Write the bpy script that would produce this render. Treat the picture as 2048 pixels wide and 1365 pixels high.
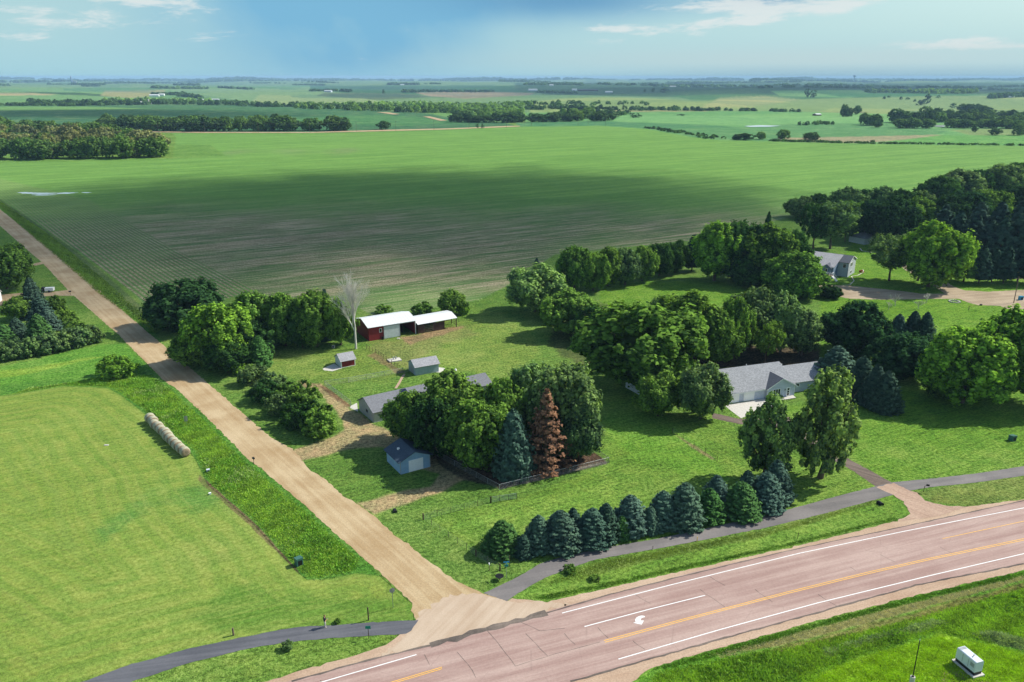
import bpy, bmesh, math, random
import numpy as np
from mathutils import Vector, Matrix
from mathutils.geometry import tessellate_polygon
for o in list(bpy.data.objects): bpy.data.objects.remove(o)
SC = bpy.context.scene
COL = SC.collection
R = math.radians

# ---------------------------------------------------------------- camera, sky, sun, exposure
F, H, HY = 1600.0, 68.0, 154.0          # focal length in photo pixels (2048 wide), camera height, horizon row
PITCH = math.atan((682.5 - HY) / F)
cam = bpy.data.cameras.new('camera'); cam.sensor_width = 36.0; cam.lens = 36.0 * F / 2048
cam.clip_start = 1.0; cam.clip_end = 60000
cam_ob = bpy.data.objects.new('camera', cam); COL.objects.link(cam_ob)
cam_ob.location = (0, 0, H); cam_ob.rotation_euler = (math.pi/2 - PITCH, 0, 0)
SC.camera = cam_ob
SUN_AZ, SUN_EL = 22.0, 41.0             # azimuth counted from +X towards +Y
sd = Vector((math.cos(R(SUN_EL))*math.cos(R(SUN_AZ)), math.cos(R(SUN_EL))*math.sin(R(SUN_AZ)), math.sin(R(SUN_EL))))
sun = bpy.data.lights.new('sun', 'SUN'); sun.energy = 5.0; sun.angle = R(0.5); sun.color = (1.0, 0.955, 0.87)
so = bpy.data.objects.new('sun', sun); COL.objects.link(so); so.rotation_euler = sd.to_track_quat('Z', 'Y').to_euler()
SC.view_settings.view_transform = 'Standard'; SC.view_settings.look = 'None'
SC.view_settings.exposure = 0.33; SC.view_settings.gamma = 1.0
SC.view_settings.use_curve_mapping = False
SC.render.engine = 'CYCLES'

class NT:
    """small node-tree helper"""
    def __init__(s, tree): s.t = tree; tree.nodes.clear()
    def n(s, typ, **k):
        nd = s.t.nodes.new(typ)
        for a, b in k.items(): setattr(nd, a, b)
        return nd
    def l(s, a, b): s.t.links.new(a, b)
    def put(s, sock, v):
        if isinstance(v, bpy.types.NodeSocket): s.l(v, sock)
        elif v is not None: sock.default_value = v
    def m(s, op, a, b=None, c=None, clamp=False):
        nd = s.n('ShaderNodeMath', operation=op, use_clamp=clamp)
        s.put(nd.inputs[0], a); s.put(nd.inputs[1], b)
        if c is not None: s.put(nd.inputs[2], c)
        return nd.outputs[0]
    def mix(s, f, a, b, mode='MIX'):
        nd = s.n('ShaderNodeMix', data_type='RGBA', blend_type=mode)
        s.put(nd.inputs[0], f)
        for k, v in ((6, a), (7, b)): s.put(nd.inputs[k], (v[0], v[1], v[2], 1) if isinstance(v, (tuple, list)) else v)
        return nd.outputs[2]
    def noise(s, vec, scale, detail=4, rough=0.55, dist=0.0, dim='3D', w=None):
        nd = s.n('ShaderNodeTexNoise', noise_dimensions=dim)
        if vec is not None and dim != '1D': s.l(vec, nd.inputs['Vector'])
        if w is not None: s.put(nd.inputs['W'], w)
        nd.inputs['Scale'].default_value = scale; nd.inputs['Detail'].default_value = detail
        nd.inputs['Roughness'].default_value = rough; nd.inputs['Distortion'].default_value = dist
        return nd.outputs['Fac']
    def mapv(s, vec, rot=0.0, scale=(1, 1, 1)):
        if rot:
            r = s.n('ShaderNodeMapping'); s.l(vec, r.inputs['Vector']); r.inputs['Rotation'].default_value = (0, 0, rot); vec = r.outputs[0]
        nd = s.n('ShaderNodeMapping'); s.l(vec, nd.inputs['Vector']); nd.inputs['Scale'].default_value = scale
        return nd.outputs[0]
    def ss(s, v, a, b, lo=0.0, hi=1.0):
        nd = s.n('ShaderNodeMapRange', interpolation_type='SMOOTHSTEP')
        s.put(nd.inputs[0], v); s.put(nd.inputs[1], a); s.put(nd.inputs[2], b); s.put(nd.inputs[3], lo); s.put(nd.inputs[4], hi)
        return nd.outputs[0]
    def attr(s, name):
        nd = s.n('ShaderNodeAttribute', attribute_name=name); return nd

def lin(c):
    return tuple(((x/255)/12.92 if x/255 <= 0.04045 else ((x/255+0.055)/1.055)**2.4) for x in c)

world = bpy.data.worlds.new('World'); SC.world = world; world.use_nodes = True
w = NT(world.node_tree)
out = w.n('ShaderNodeOutputWorld'); bg = w.n('ShaderNodeBackground')
sky = w.n('ShaderNodeTexSky', sky_type='NISHITA'); sky.sun_disc = False
sky.sun_elevation = R(SUN_EL); sky.sun_rotation = R(90 - SUN_AZ)
sky.air_density = 1.3; sky.dust_density = 1.0; sky.ozone_density = 1.5
HAZE = 1.0/15000
SKY_S = 0.115
tc = w.n('ShaderNodeTexCoord'); sp = w.n('ShaderNodeSeparateXYZ'); w.l(tc.outputs['Generated'], sp.inputs[0])
az = w.m('ARCTAN2', sp.outputs[0], sp.outputs[1]); el = sp.outputs[2]
cb = w.n('ShaderNodeCombineXYZ'); w.l(az, cb.inputs[0]); w.l(el, cb.inputs[1])
def sky_uv(px, py): # photo pixel -> azimuth and elevation of the sky feature
    x = (px-1024)/F; y = -(py-682.5)/F
    d = Vector((x, math.cos(PITCH)+y*math.sin(PITCH), -math.sin(PITCH)+y*math.cos(PITCH))).normalized()
    return math.atan2(d.x, d.y), d.z
def blob(px, py, wx, wy, slope=0.0):
    u, e = sky_uv(px, py); du = w.m('SUBTRACT', az, u); de = w.m('SUBTRACT', el, e)
    if slope: de = w.m('SUBTRACT', de, w.m('MULTIPLY', du, slope))
    a = w.m('DIVIDE', du, wx/F); b = w.m('DIVIDE', de, wy/F)
    r = w.m('ADD', w.m('MULTIPLY', a, a), w.m('MULTIPLY', b, b))
    return w.m('EXPONENT', w.m('MULTIPLY', r, -1.0))
def addm(*v):
    r = v[0]
    for x in v[1:]: r = w.m('ADD', r, x)
    return r
base = w.mix(1.0, sky.outputs[0], (SKY_S, SKY_S, SKY_S), 'MULTIPLY')
# pale haze band low in the sky
hz = w.m('MULTIPLY', w.ss(el, 0.105, 0.004), 0.72)
base = w.mix(hz, base, tuple(0.86*x for x in lin((180, 218, 224))))
base = w.mix(w.m('MULTIPLY', w.ss(el, 0.3, 0.06), 0.6), base, tuple(0.88*x for x in lin((150, 202, 218))))
# blue rain curtain and cloud base
shaft = addm(blob(640, 40, 270, 95, -0.05), w.m('MULTIPLY', blob(720, 110, 190, 45, 0.12), 0.55), w.m('MULTIPLY', blob(980, 0, 380, 40), 0.9))
soft = w.noise(w.mapv(cb.outputs[0], 0.5, (1, 1.6, 1)), 7.0, 4, 0.55)
shaft = w.m('MULTIPLY', shaft, w.ss(soft, 0.15, 0.7, 0.55, 1.1))
base = w.mix(w.m('MULTIPLY', shaft, 0.98, clamp=True), base, tuple(0.84*x for x in lin((122, 180, 212))))
deep = w.m('MULTIPLY', addm(blob(1130, 0, 230, 30), blob(1540, -6, 90, 16)), 0.85, clamp=True)
base = w.mix(deep, base, tuple(0.80*x for x in lin((104, 158, 198))))
# white wisps
n1 = w.noise(w.mapv(cb.outputs[0], -0.03, (1, 5.0, 1)), 13.0, 12, 0.68, 0.25)
reg = addm(blob(1560, 32, 330, 15, 0.13), blob(1480, 12, 200, 16, 0.05), w.m('MULTIPLY', blob(1300, 52, 150, 8, 0.05), 0.8), blob(1960, 78, 150, 10, 0.08), w.m('MULTIPLY', blob(1990, 92, 110, 6), 0.9),
           w.m('MULTIPLY', blob(180, 30, 250, 34, -0.03), 0.72), w.m('MULTIPLY', blob(30, 74, 90, 8), 0.75), w.m('MULTIPLY', blob(340, 4, 120, 12), 0.8))
wis = w.ss(w.m('ADD', w.m('MULTIPLY', n1, 1.7), w.m('MULTIPLY', reg, 0.42)), 1.06, 1.40)
base = w.mix(w.m('MULTIPLY', wis, 0.85), base, tuple(0.82*x for x in lin((222, 230, 230))))
veil = w.m('MULTIPLY', blob(1640, 120, 560, 24), 0.6)
base = w.mix(veil, base, tuple(0.80*x for x in lin((196, 214, 216))))
hzl = w.m('MULTIPLY', w.m('MULTIPLY', w.ss(el, 0.016, 0.002), w.ss(az, 0.0, 0.35)), 0.5)
base = w.mix(hzl, base, tuple(0.80*x for x in lin((140, 175, 195))))
w.l(base, bg.inputs[0]); bg.inputs[1].default_value = 1.0
w.l(bg.outputs[0], out.inputs[0])

# ---------------------------------------------------------------- measuring: photo pixel -> place on the land
def smooth(a, b, x):
    t = np.clip((x-a)/(b-a), 0, 1); return t*t*(3-2*t)
def hgt(x, y):
    d = np.hypot(x, y); A = smooth(1000, 2400, d)*16 + smooth(3500, 9000, d)*10
    return A*(0.55*np.sin(x/330+1.0)*np.cos(y/470+0.6) + 0.45*np.sin((x+0.6*y)/760+2.0) + 0.25*np.sin((x-1.3*y)/240))
def ray(px, py):
    x = (px-1024)/F; y = -(py-682.5)/F
    return np.array([x, math.cos(PITCH)+y*math.sin(PITCH), -math.sin(PITCH)+y*math.cos(PITCH)])
def G(px, py, z=None):
    """ground point (x, y, z) seen at a photo pixel"""
    d = ray(px, py)
    if d[2] > -0.0022: d[2] = -0.0022
    t = ((z or 0)-H)/d[2]
    if z is None and t > 950:
        ts = np.geomspace(900, 32000, 700); p = d[None]*ts[:, None]
        dz = p[:, 2]+H-hgt(p[:, 0], p[:, 1]); k = np.argmax(dz < 0)
        t = ts[k] if dz[k] < 0 else 30000
    p = d*t
    return Vector((p[0], p[1], (z or 0) if z is not None else float(hgt(p[0], p[1]))))
def proj(x, y, z):
    Z = z-H; dep = y*math.cos(PITCH)-Z*math.sin(PITCH); up = y*math.sin(PITCH)+Z*math.cos(PITCH)
    return 1024+F*x/dep, 682.5-F*up/dep, dep
def ztop(g, py):
    lo, hi = -5.0, 80.0
    for _ in range(40):
        m = (lo+hi)/2
        if proj(g[0], g[1], m)[1] > py: lo = m
        else: hi = m
    return lo
def mpp(g): return proj(g[0], g[1], g[2])[2]/F    # metres per photo pixel at a point

# ---------------------------------------------------------------- objects
def tag(o, label=None, cat=None, group=None, kind=None):
    if label: o['label'] = label
    if cat: o['category'] = cat
    if group: o['group'] = group
    if kind: o['kind'] = kind
    return o
def empty(name, loc=(0, 0, 0), rz=0.0, label=None, cat=None, group=None):
    o = bpy.data.objects.new(name, None); COL.objects.link(o)
    o.location = loc; o.rotation_euler = (0, 0, rz); o.empty_display_size = 0.5
    return tag(o, label, cat, group)
class MB:
    def __init__(s): s.v = []; s.f = []; s.k = []
    def add(s, vs, fs, k=0):
        b = len(s.v); s.v += [tuple(p) for p in vs]; s.f += [tuple(b+i for i in f) for f in fs]; s.k += [k]*len(fs); return s
    def box(s, x0, x1, y0, y1, z0, z1, k=0):
        return s.add([(x0,y0,z0),(x1,y0,z0),(x1,y1,z0),(x0,y1,z0),(x0,y0,z1),(x1,y0,z1),(x1,y1,z1),(x0,y1,z1)],
                     [(3,2,1,0),(4,5,6,7),(0,1,5,4),(1,2,6,5),(2,3,7,6),(3,0,4,7)], k)
    def tube(s, p0, p1, r0, r1=None, n=8, k=0, cap=True):
        r1 = r0 if r1 is None else r1; p0 = Vector(p0); p1 = Vector(p1); d = (p1-p0).normalized()
        a = d.orthogonal().normalized(); b = d.cross(a)
        vs = [p0+(a*math.cos(t)+b*math.sin(t))*r0 for t in [2*math.pi*i/n for i in range(n)]] + \
             [p1+(a*math.cos(t)+b*math.sin(t))*r1 for t in [2*math.pi*i/n for i in range(n)]]
        fs = [(i, (i+1) % n, n+(i+1) % n, n+i) for i in range(n)]
        if cap: fs += [tuple(range(n-1, -1, -1)), tuple(range(n, 2*n))]
        return s.add(vs, fs, k)
    def prism(s, poly, a, b, axis, k=0):
        """2-D outline extruded; axis 'y': outline in x,z from y=a to b; 'x': outline in y,z; 'z': outline in x,y"""
        f = {'y': lambda p, t: (p[0], t, p[1]), 'x': lambda p, t: (t, p[0], p[1]), 'z': lambda p, t: (p[0], p[1], t)}[axis]
        n = len(poly); vs = [f(p, a) for p in poly]+[f(p, b) for p in poly]
        fs = [(i, (i+1) % n, n+(i+1) % n, n+i) for i in range(n)]+[tuple(range(n-1, -1, -1)), tuple(range(n, 2*n))]
        return s.add(vs, fs, k)
    def slab(s, a, b, c, d, t, k=0):
        a, b, c, d = map(Vector, (a, b, c, d)); n = (b-a).cross(d-a).normalized()
        if n.z < 0: n = -n
        lo = [a, b, c, d]; hi = [p+n*t for p in lo]
        return s.add(lo+hi, [(3,2,1,0),(4,5,6,7),(0,1,5,4),(1,2,6,5),(2,3,7,6),(3,0,4,7)], k)
    def build(s, name, mats, parent=None, smooth=False, fix=True):
        me = bpy.data.meshes.new(name); me.from_pydata([tuple(v) for v in s.v], [], s.f)
        if not isinstance(mats, (list, tuple)): mats = [mats]
        for m in mats: me.materials.append(m)
        if max(s.k or [0]): me.polygons.foreach_set('material_index', s.k)
        if fix:
            bm = bmesh.new(); bm.from_mesh(me); bmesh.ops.recalc_face_normals(bm, faces=bm.faces); bm.to_mesh(me); bm.free()
        if smooth: me.shade_smooth()
        me.update(); o = bpy.data.objects.new(name, me); COL.objects.link(o)
        if parent: o.parent = parent
        return o
def np_mesh(name, verts, faces, mats, attrs=None, midx=None, smooth=False):
    """fast mesh from numpy arrays (quads or triangles)"""
    me = bpy.data.meshes.new(name); n = len(verts); m, k = faces.shape
    me.vertices.add(n); me.vertices.foreach_set('co', np.ascontiguousarray(verts, dtype=np.float32).ravel())
    me.loops.add(m*k); me.loops.foreach_set('vertex_index', np.ascontiguousarray(faces, dtype=np.int32).ravel())
    me.polygons.add(m); me.polygons.foreach_set('loop_start', np.arange(m, dtype=np.int32)*k)
    if smooth: me.polygons.foreach_set('use_smooth', np.ones(m, dtype=bool))
    for mt in (mats if isinstance(mats, (list, tuple)) else [mats]): me.materials.append(mt)
    if midx is not None: me.polygons.foreach_set('material_index', np.ascontiguousarray(midx, dtype=np.int32))
    me.update(calc_edges=True)
    for nm, (dom, typ, arr) in (attrs or {}).items():
        a = me.attributes.new(nm, typ, dom)
        a.data.foreach_set('color' if typ == 'FLOAT_COLOR' else 'value', np.ascontiguousarray(arr, dtype=np.float32).ravel())
    return me
def link_mesh(name, me, parent=None):
    o = bpy.data.objects.new(name, me); COL.objects.link(o)
    if parent: o.parent = parent
    return o

# ---------------------------------------------------------------- materials
def new_mat(name):
    m = bpy.data.materials.new(name); m.use_nodes = True; t = NT(m.node_tree)
    o = t.n('ShaderNodeOutputMaterial'); return m, t, o
def mat(name, rgb, rough=0.8, var=0.12, scale=3.0, bump=0.0, metal=0.0, stretch=(1, 1, 1), spec=0.3, dark=None):
    m, t, o = new_mat(name); b = t.n('ShaderNodeBsdfPrincipled'); tcn = t.n('ShaderNodeTexCoord')
    v = t.mapv(tcn.outputs['Object'], 0, stretch); n = t.noise(v, scale, 5, 0.6)
    c = lin(rgb); hi = tuple(min(1, x*(1+var)) for x in c); lo = tuple(x*(1-var) for x in (lin(dark) if dark else c))
    t.l(t.mix(t.ss(n, 0.3, 0.7), lo, hi), b.inputs['Base Color'])
    b.inputs['Roughness'].default_value = rough; b.inputs['Metallic'].default_value = metal
    b.inputs['Specular IOR Level'].default_value = spec
    if bump:
        bp = t.n('ShaderNodeBump'); bp.inputs['Strength'].default_value = bump; bp.inputs['Distance'].default_value = 0.05
        t.l(n, bp.inputs['Height']); t.l(bp.outputs[0], b.inputs['Normal'])
    t.l(b.outputs[0], o.inputs[0]); return m
def ribbed(name, rgb, pitch, axis=0, rough=0.5, metal=0.0, amt=0.35, var=0.08, spec=0.4):
    """siding or sheet-metal ribs as lines and bump across one object axis"""
    m, t, o = new_mat(name); b = t.n('ShaderNodeBsdfPrincipled'); tcn = t.n('ShaderNodeTexCoord')
    s = t.n('ShaderNodeSeparateXYZ'); t.l(tcn.outputs['Object'], s.inputs[0])
    fr = t.m('FRACT', t.m('DIVIDE', t.m('ADD', s.outputs[axis], 500.0), pitch))
    line = t.ss(t.m('ABSOLUTE', t.m('SUBTRACT', fr, 0.5)), 0.38, 0.5)
    n = t.noise(tcn.outputs['Object'], 1.7, 5); c = lin(rgb)
    col = t.mix(t.ss(n, 0.3, 0.7), tuple(x*(1-var) for x in c), tuple(min(1, x*(1+var)) for x in c))
    col = t.mix(t.m('MULTIPLY', line, amt), col, tuple(x*0.45 for x in c))
    t.l(col, b.inputs['Base Color']); b.inputs['Roughness'].default_value = rough; b.inputs['Metallic'].default_value = metal
    b.inputs['Specular IOR Level'].default_value = spec
    bp = t.n('ShaderNodeBump'); bp.inputs['Distance'].default_value = 0.03; t.l(line, bp.inputs['Height']); t.l(bp.outputs[0], b.inputs['Normal'])
    t.l(b.outputs[0], o.inputs[0]); return m
def shingle(name, rgb, var=0.35):
    m, t, o = new_mat(name); b = t.n('ShaderNodeBsdfPrincipled'); tcn = t.n('ShaderNodeTexCoord')
    br = t.n('ShaderNodeTexBrick'); t.l(tcn.outputs['Object'], br.inputs['Vector'])
    c = lin(rgb); br.inputs['Color1'].default_value = (*[x*(1-var) for x in c], 1); br.inputs['Color2'].default_value = (*[x*(1+var) for x in c], 1)
    br.inputs['Mortar'].default_value = (*[x*0.5 for x in c], 1); br.inputs['Scale'].default_value = 1.0
    br.inputs['Brick Width'].default_value = 0.3; br.inputs['Row Height'].default_value = 0.16; br.inputs['Mortar Size'].default_value = 0.008
    n = t.noise(tcn.outputs['Object'], 5.0, 6, 0.8); n2 = t.noise(tcn.outputs['Object'], 0.5, 3)
    col = t.mix(0.5, br.outputs[0], t.mix(n, tuple(x*0.45 for x in c), tuple(x*1.6 for x in c)))
    col = t.mix(t.ss(n2, 0.35, 0.7, 0, 0.25), col, tuple(x*0.7 for x in c))
    t.l(col, b.inputs['Base Color']); b.inputs['Roughness'].default_value = 0.95; b.inputs['Specular IOR Level'].default_value = 0.15
    t.l(b.outputs[0], o.inputs[0]); return m

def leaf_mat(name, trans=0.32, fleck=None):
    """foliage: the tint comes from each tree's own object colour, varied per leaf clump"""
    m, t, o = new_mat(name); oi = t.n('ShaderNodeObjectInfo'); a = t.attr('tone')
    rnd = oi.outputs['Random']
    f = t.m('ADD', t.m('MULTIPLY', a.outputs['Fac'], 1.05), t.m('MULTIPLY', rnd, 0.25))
    col = t.mix(1.0, oi.outputs['Color'], t.mix(t.ss(f, 0.05, 1.15), (0.34, 0.40, 0.52), (1.95, 1.80, 1.35)), 'MULTIPLY')  # lit flecks and cool shade put into the leaf colour
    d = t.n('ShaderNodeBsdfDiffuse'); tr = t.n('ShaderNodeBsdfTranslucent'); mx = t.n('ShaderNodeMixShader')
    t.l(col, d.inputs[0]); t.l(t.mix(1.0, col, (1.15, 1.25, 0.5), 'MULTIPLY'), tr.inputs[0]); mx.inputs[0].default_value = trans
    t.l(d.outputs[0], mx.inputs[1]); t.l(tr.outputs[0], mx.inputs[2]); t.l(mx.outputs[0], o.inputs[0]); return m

M = {}
M['leaf'] = leaf_mat('leaf'); M['needle'] = leaf_mat('needle', 0.08)
M['bark'] = mat('bark', (95, 82, 68), 0.95, 0.3, 4, 0.5, stretch=(1, 1, 0.2), spec=0.1)
M['greybark'] = mat('greybark', (196, 192, 182), 0.9, 0.25, 3, 0.3, stretch=(1, 1, 0.3), spec=0.1)
M['palebark'] = mat('palebark', (190, 185, 172), 0.9, 0.2, 4, 0.3, stretch=(1, 1, 0.3), spec=0.1)
M['white_metal'] = ribbed('white_metal', (212, 216, 214), 0.9, 0, 0.45, 0.0, 0.18)
M['white_metal_plain'] = mat('white_metal_plain', (214, 217, 214), 0.45, 0.06, 2)
M['grey_metal'] = mat('grey_metal', (150, 158, 160), 0.45, 0.1, 2)
M['barn_red'] = ribbed('barn_red', (128, 28, 30), 0.3, 0, 0.7, 0, 0.35)
M['barn_red_y'] = ribbed('barn_red_y', (128, 28, 30), 0.3, 1, 0.7, 0, 0.35)
M['door_white'] = ribbed('door_white', (196, 205, 205), 0.42, 0, 0.6, 0, 0.35)
M['white_trim'] = mat('white_trim', (236, 237, 234), 0.6, 0.04)
M['grey_trim'] = mat('grey_trim', (150, 155, 155), 0.6, 0.05)
M['blue_siding'] = ribbed('blue_siding', (140, 174, 200), 0.2, 2, 0.6, 0, 0.28)
M['green_siding'] = ribbed('green_siding', (150, 170, 176), 0.3, 0, 0.7, 0, 0.2)
M['tan_siding'] = ribbed('tan_siding', (176, 178, 172), 0.16, 2, 0.7, 0, 0.2)
M['pale_siding'] = ribbed('pale_siding', (196, 203, 216), 0.16, 2, 0.65, 0, 0.16)
M['slate_siding'] = ribbed('slate_siding', (112, 134, 158), 0.18, 2, 0.65, 0, 0.2)
M['slate_light'] = ribbed('slate_light', (176, 184, 190), 0.18, 2, 0.65, 0, 0.2)
M['roof_grey'] = shingle('roof_grey', (122, 124, 128)); M['roof_speckle'] = shingle('roof_speckle', (146, 148, 150), 0.45)
M['roof_dark'] = shingle('roof_dark', (92, 96, 104)); M['roof_blue'] = shingle('roof_blue', (70, 84, 98))
M['roof_pale'] = shingle('roof_pale', (156, 156, 158), 0.4)
M['glass'] = mat('glass', (28, 34, 40), 0.12, 0.1, spec=0.6); M['solar'] = mat('solar', (22, 28, 52), 0.15, 0.1, spec=0.6)
M['dark_in'] = mat('dark_in', (48, 42, 36), 0.9, 0.2); M['wood_old'] = mat('wood_old', (112, 98, 84), 0.9, 0.25, 6, 0.3, spec=0.1)
M['wood_dark'] = mat('wood_dark', (78, 62, 54), 0.9, 0.25, 6, 0.3, spec=0.1)
M['concrete'] = mat('concrete', (192, 188, 178), 0.9, 0.12, 2.5, 0.2, spec=0.2)
M['galv'] = mat('galv', (168, 172, 172), 0.35, 0.1, metal=0.6); M['black'] = mat('black', (26, 27, 28), 0.5, 0.15)
M['hay'] = None
M['sign_green'] = mat('sign_green', (24, 132, 116), 0.4, 0.05); M['sign_blue'] = mat('sign_blue', (44, 150, 190), 0.4, 0.05)
M['utility_green'] = mat('utility_green', (62, 104, 92), 0.5, 0.1); M['yellow'] = mat('yellow', (226, 176, 60), 0.6, 0.08)
M['gen_grey'] = mat('gen_grey', (208, 214, 220), 0.45, 0.05, 1.5); M['red_soft'] = mat('red_soft', (150, 40, 60), 0.8, 0.3, 8)
# ================================================================ THE LAND
KA = 0.66
def C(r, g, b): return np.array(lin((r, g, b)))*KA
rng = np.random.default_rng(7)
HAY = [(-700, 905), (0, 793), (70, 781), (127, 773), (180, 772), (216, 777), (244, 793), (287, 826), (330, 868), (388, 915), (416, 971), (507, 1050), (559, 1107), (594, 1144), (614, 1160), (644, 1161), (711, 1149),
       (758, 1152), (790, 1180), (824, 1209), (826, 1238), (670, 1248), (560, 1258), (498, 1272), (381, 1296), (264, 1328), (164, 1364), (0, 1425), (-900, 1800)]
MAINF = [(-900, 330), (0, 324), (346, 318), (352, 275), (345, 266), (700, 266), (1030, 254), (1200, 252), (1290, 258), (1385, 275), (1440, 281), (1540, 283), (1740, 288), (2048, 292), (2900, 300), (2900, 372),
         (2048, 372), (1840, 385), (1640, 415), (1560, 440), (1400, 480), (1110, 510), (1010, 575), (960, 600), (900, 612), (745, 632), (700, 606), (480, 590), (320, 640), (270, 590), (200, 535), (100, 465), (0, 398), (-900, -150+330)]
L = []   # (polygon in photo pixels, colour, softness in px, extra)
def lay(poly, col, soft=1.5, **k): L.append((np.array(poly, float), C(*col) if col else None, soft, k))
# far country first
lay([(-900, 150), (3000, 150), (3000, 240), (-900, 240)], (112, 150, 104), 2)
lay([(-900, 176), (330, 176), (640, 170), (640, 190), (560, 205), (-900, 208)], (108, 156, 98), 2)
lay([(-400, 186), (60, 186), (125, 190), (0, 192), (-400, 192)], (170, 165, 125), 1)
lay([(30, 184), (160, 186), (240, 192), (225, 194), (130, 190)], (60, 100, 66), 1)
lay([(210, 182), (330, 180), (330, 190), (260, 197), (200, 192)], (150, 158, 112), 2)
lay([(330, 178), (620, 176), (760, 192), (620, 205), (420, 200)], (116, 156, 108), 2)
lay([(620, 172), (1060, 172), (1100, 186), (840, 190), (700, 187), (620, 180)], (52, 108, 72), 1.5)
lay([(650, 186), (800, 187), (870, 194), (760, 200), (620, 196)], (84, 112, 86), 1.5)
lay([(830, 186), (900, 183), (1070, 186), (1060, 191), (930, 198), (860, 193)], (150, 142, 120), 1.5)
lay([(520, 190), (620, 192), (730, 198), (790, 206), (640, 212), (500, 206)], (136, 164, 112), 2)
lay([(1030, 166), (3000, 166), (3000, 184), (1740, 190), (1420, 196), (1100, 190), (1030, 180)], (50, 96, 66), 2)  # dark crops, with the distant cloud shadow put into the colour
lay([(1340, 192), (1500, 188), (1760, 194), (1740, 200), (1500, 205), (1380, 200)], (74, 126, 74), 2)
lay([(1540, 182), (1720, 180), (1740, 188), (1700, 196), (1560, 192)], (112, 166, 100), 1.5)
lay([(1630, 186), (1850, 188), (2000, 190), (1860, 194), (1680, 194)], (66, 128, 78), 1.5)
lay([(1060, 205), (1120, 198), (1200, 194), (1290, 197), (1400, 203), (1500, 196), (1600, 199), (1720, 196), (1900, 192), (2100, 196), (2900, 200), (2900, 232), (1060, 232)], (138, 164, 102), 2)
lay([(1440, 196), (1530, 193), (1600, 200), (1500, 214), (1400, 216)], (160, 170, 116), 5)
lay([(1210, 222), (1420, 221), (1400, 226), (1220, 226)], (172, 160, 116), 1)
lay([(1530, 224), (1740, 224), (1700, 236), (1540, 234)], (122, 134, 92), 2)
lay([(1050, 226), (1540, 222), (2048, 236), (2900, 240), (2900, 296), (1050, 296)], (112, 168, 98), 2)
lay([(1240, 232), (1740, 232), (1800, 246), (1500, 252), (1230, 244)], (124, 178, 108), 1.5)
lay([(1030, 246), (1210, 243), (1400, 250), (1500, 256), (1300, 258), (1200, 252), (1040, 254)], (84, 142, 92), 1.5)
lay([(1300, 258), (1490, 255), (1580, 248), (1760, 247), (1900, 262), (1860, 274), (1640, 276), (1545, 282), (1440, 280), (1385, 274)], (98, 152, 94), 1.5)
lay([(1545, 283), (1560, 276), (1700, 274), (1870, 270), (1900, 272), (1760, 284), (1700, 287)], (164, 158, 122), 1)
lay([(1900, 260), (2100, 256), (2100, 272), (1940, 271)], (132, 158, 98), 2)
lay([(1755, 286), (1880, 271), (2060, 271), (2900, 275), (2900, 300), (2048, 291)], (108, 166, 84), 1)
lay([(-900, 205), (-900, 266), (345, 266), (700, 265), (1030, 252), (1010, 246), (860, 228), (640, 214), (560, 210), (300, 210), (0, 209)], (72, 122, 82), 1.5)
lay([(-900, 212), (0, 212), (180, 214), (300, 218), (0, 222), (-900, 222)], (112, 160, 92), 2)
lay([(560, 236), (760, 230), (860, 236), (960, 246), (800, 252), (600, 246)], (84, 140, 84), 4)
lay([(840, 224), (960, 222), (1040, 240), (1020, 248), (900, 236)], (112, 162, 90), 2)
lay(MAINF, (124, 170, 82), 1.5, crop=1)
lay([(-900, 296), (0, 300), (100, 318), (346, 317), (352, 290), (420, 290), (450, 312), (345, 319), (0, 326), (-900, 335)], (112, 156, 72), 2)
# weedy headland along the gravel road, then its mown inner strip
lay([(-900, -130), (0, 399), (100, 466), (200, 540), (300, 628), (318, 668), (287, 660), (195, 577), (117, 512), (0, 420), (-900, -100)], (96, 124, 68), 3, crop=0, rough=1)
lay([(-900, -120), (0, 410), (110, 492), (200, 566), (300, 655), (330, 690), (287, 662), (195, 578), (117, 513), (0, 421), (-900, -100)], (104, 160, 56), 3, rough=.4)
# home ground: everything near is short grass unless said otherwise
lay([(-900, 470), (0, 455), (326, 760), (0, 793), (-900, 905)], (112, 152, 62), 3)
lay([(0, 735), (200, 690), (250, 690), (330, 762), (240, 790), (127, 772), (0, 791)], (104, 160, 58), 3, rough=.6)
lay([(-100, 752), (60, 736), (170, 716), (215, 712), (150, 726), (60, 748), (-100, 770)], (138, 176, 64), 3)
lay(HAY, (138, 164, 70), 1.5, sw=1)
lay([(416, 950), (330, 985), (200, 1060), (210, 1080), (340, 1010), (460, 1020)], (92, 146, 62), 40)
lay([(470, 1170), (650, 1190), (820, 1200), (826, 1238), (670, 1248), (440, 1262), (380, 1230)], (104, 146, 54), 22)
lay([(0, 793), (127, 773), (216, 776), (244, 793), (287, 826), (388, 912), (416, 971), (507, 1050), (559, 1107), (594, 1144), (614, 1160), (644, 1159), (711, 1147), (758, 1152), (736, 1124), (661, 1059),
     (599, 1002), (524, 940), (497, 920), (426, 848), (353, 778), (326, 760), (270, 715), (215, 755), (110, 760), (0, 770)], (92, 146, 54), 2, rough=1)
lay([(400, 950), (507, 1043), (594, 1140), (600, 1150), (500, 1052), (395, 960)], (112, 96, 72), 3)
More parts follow.
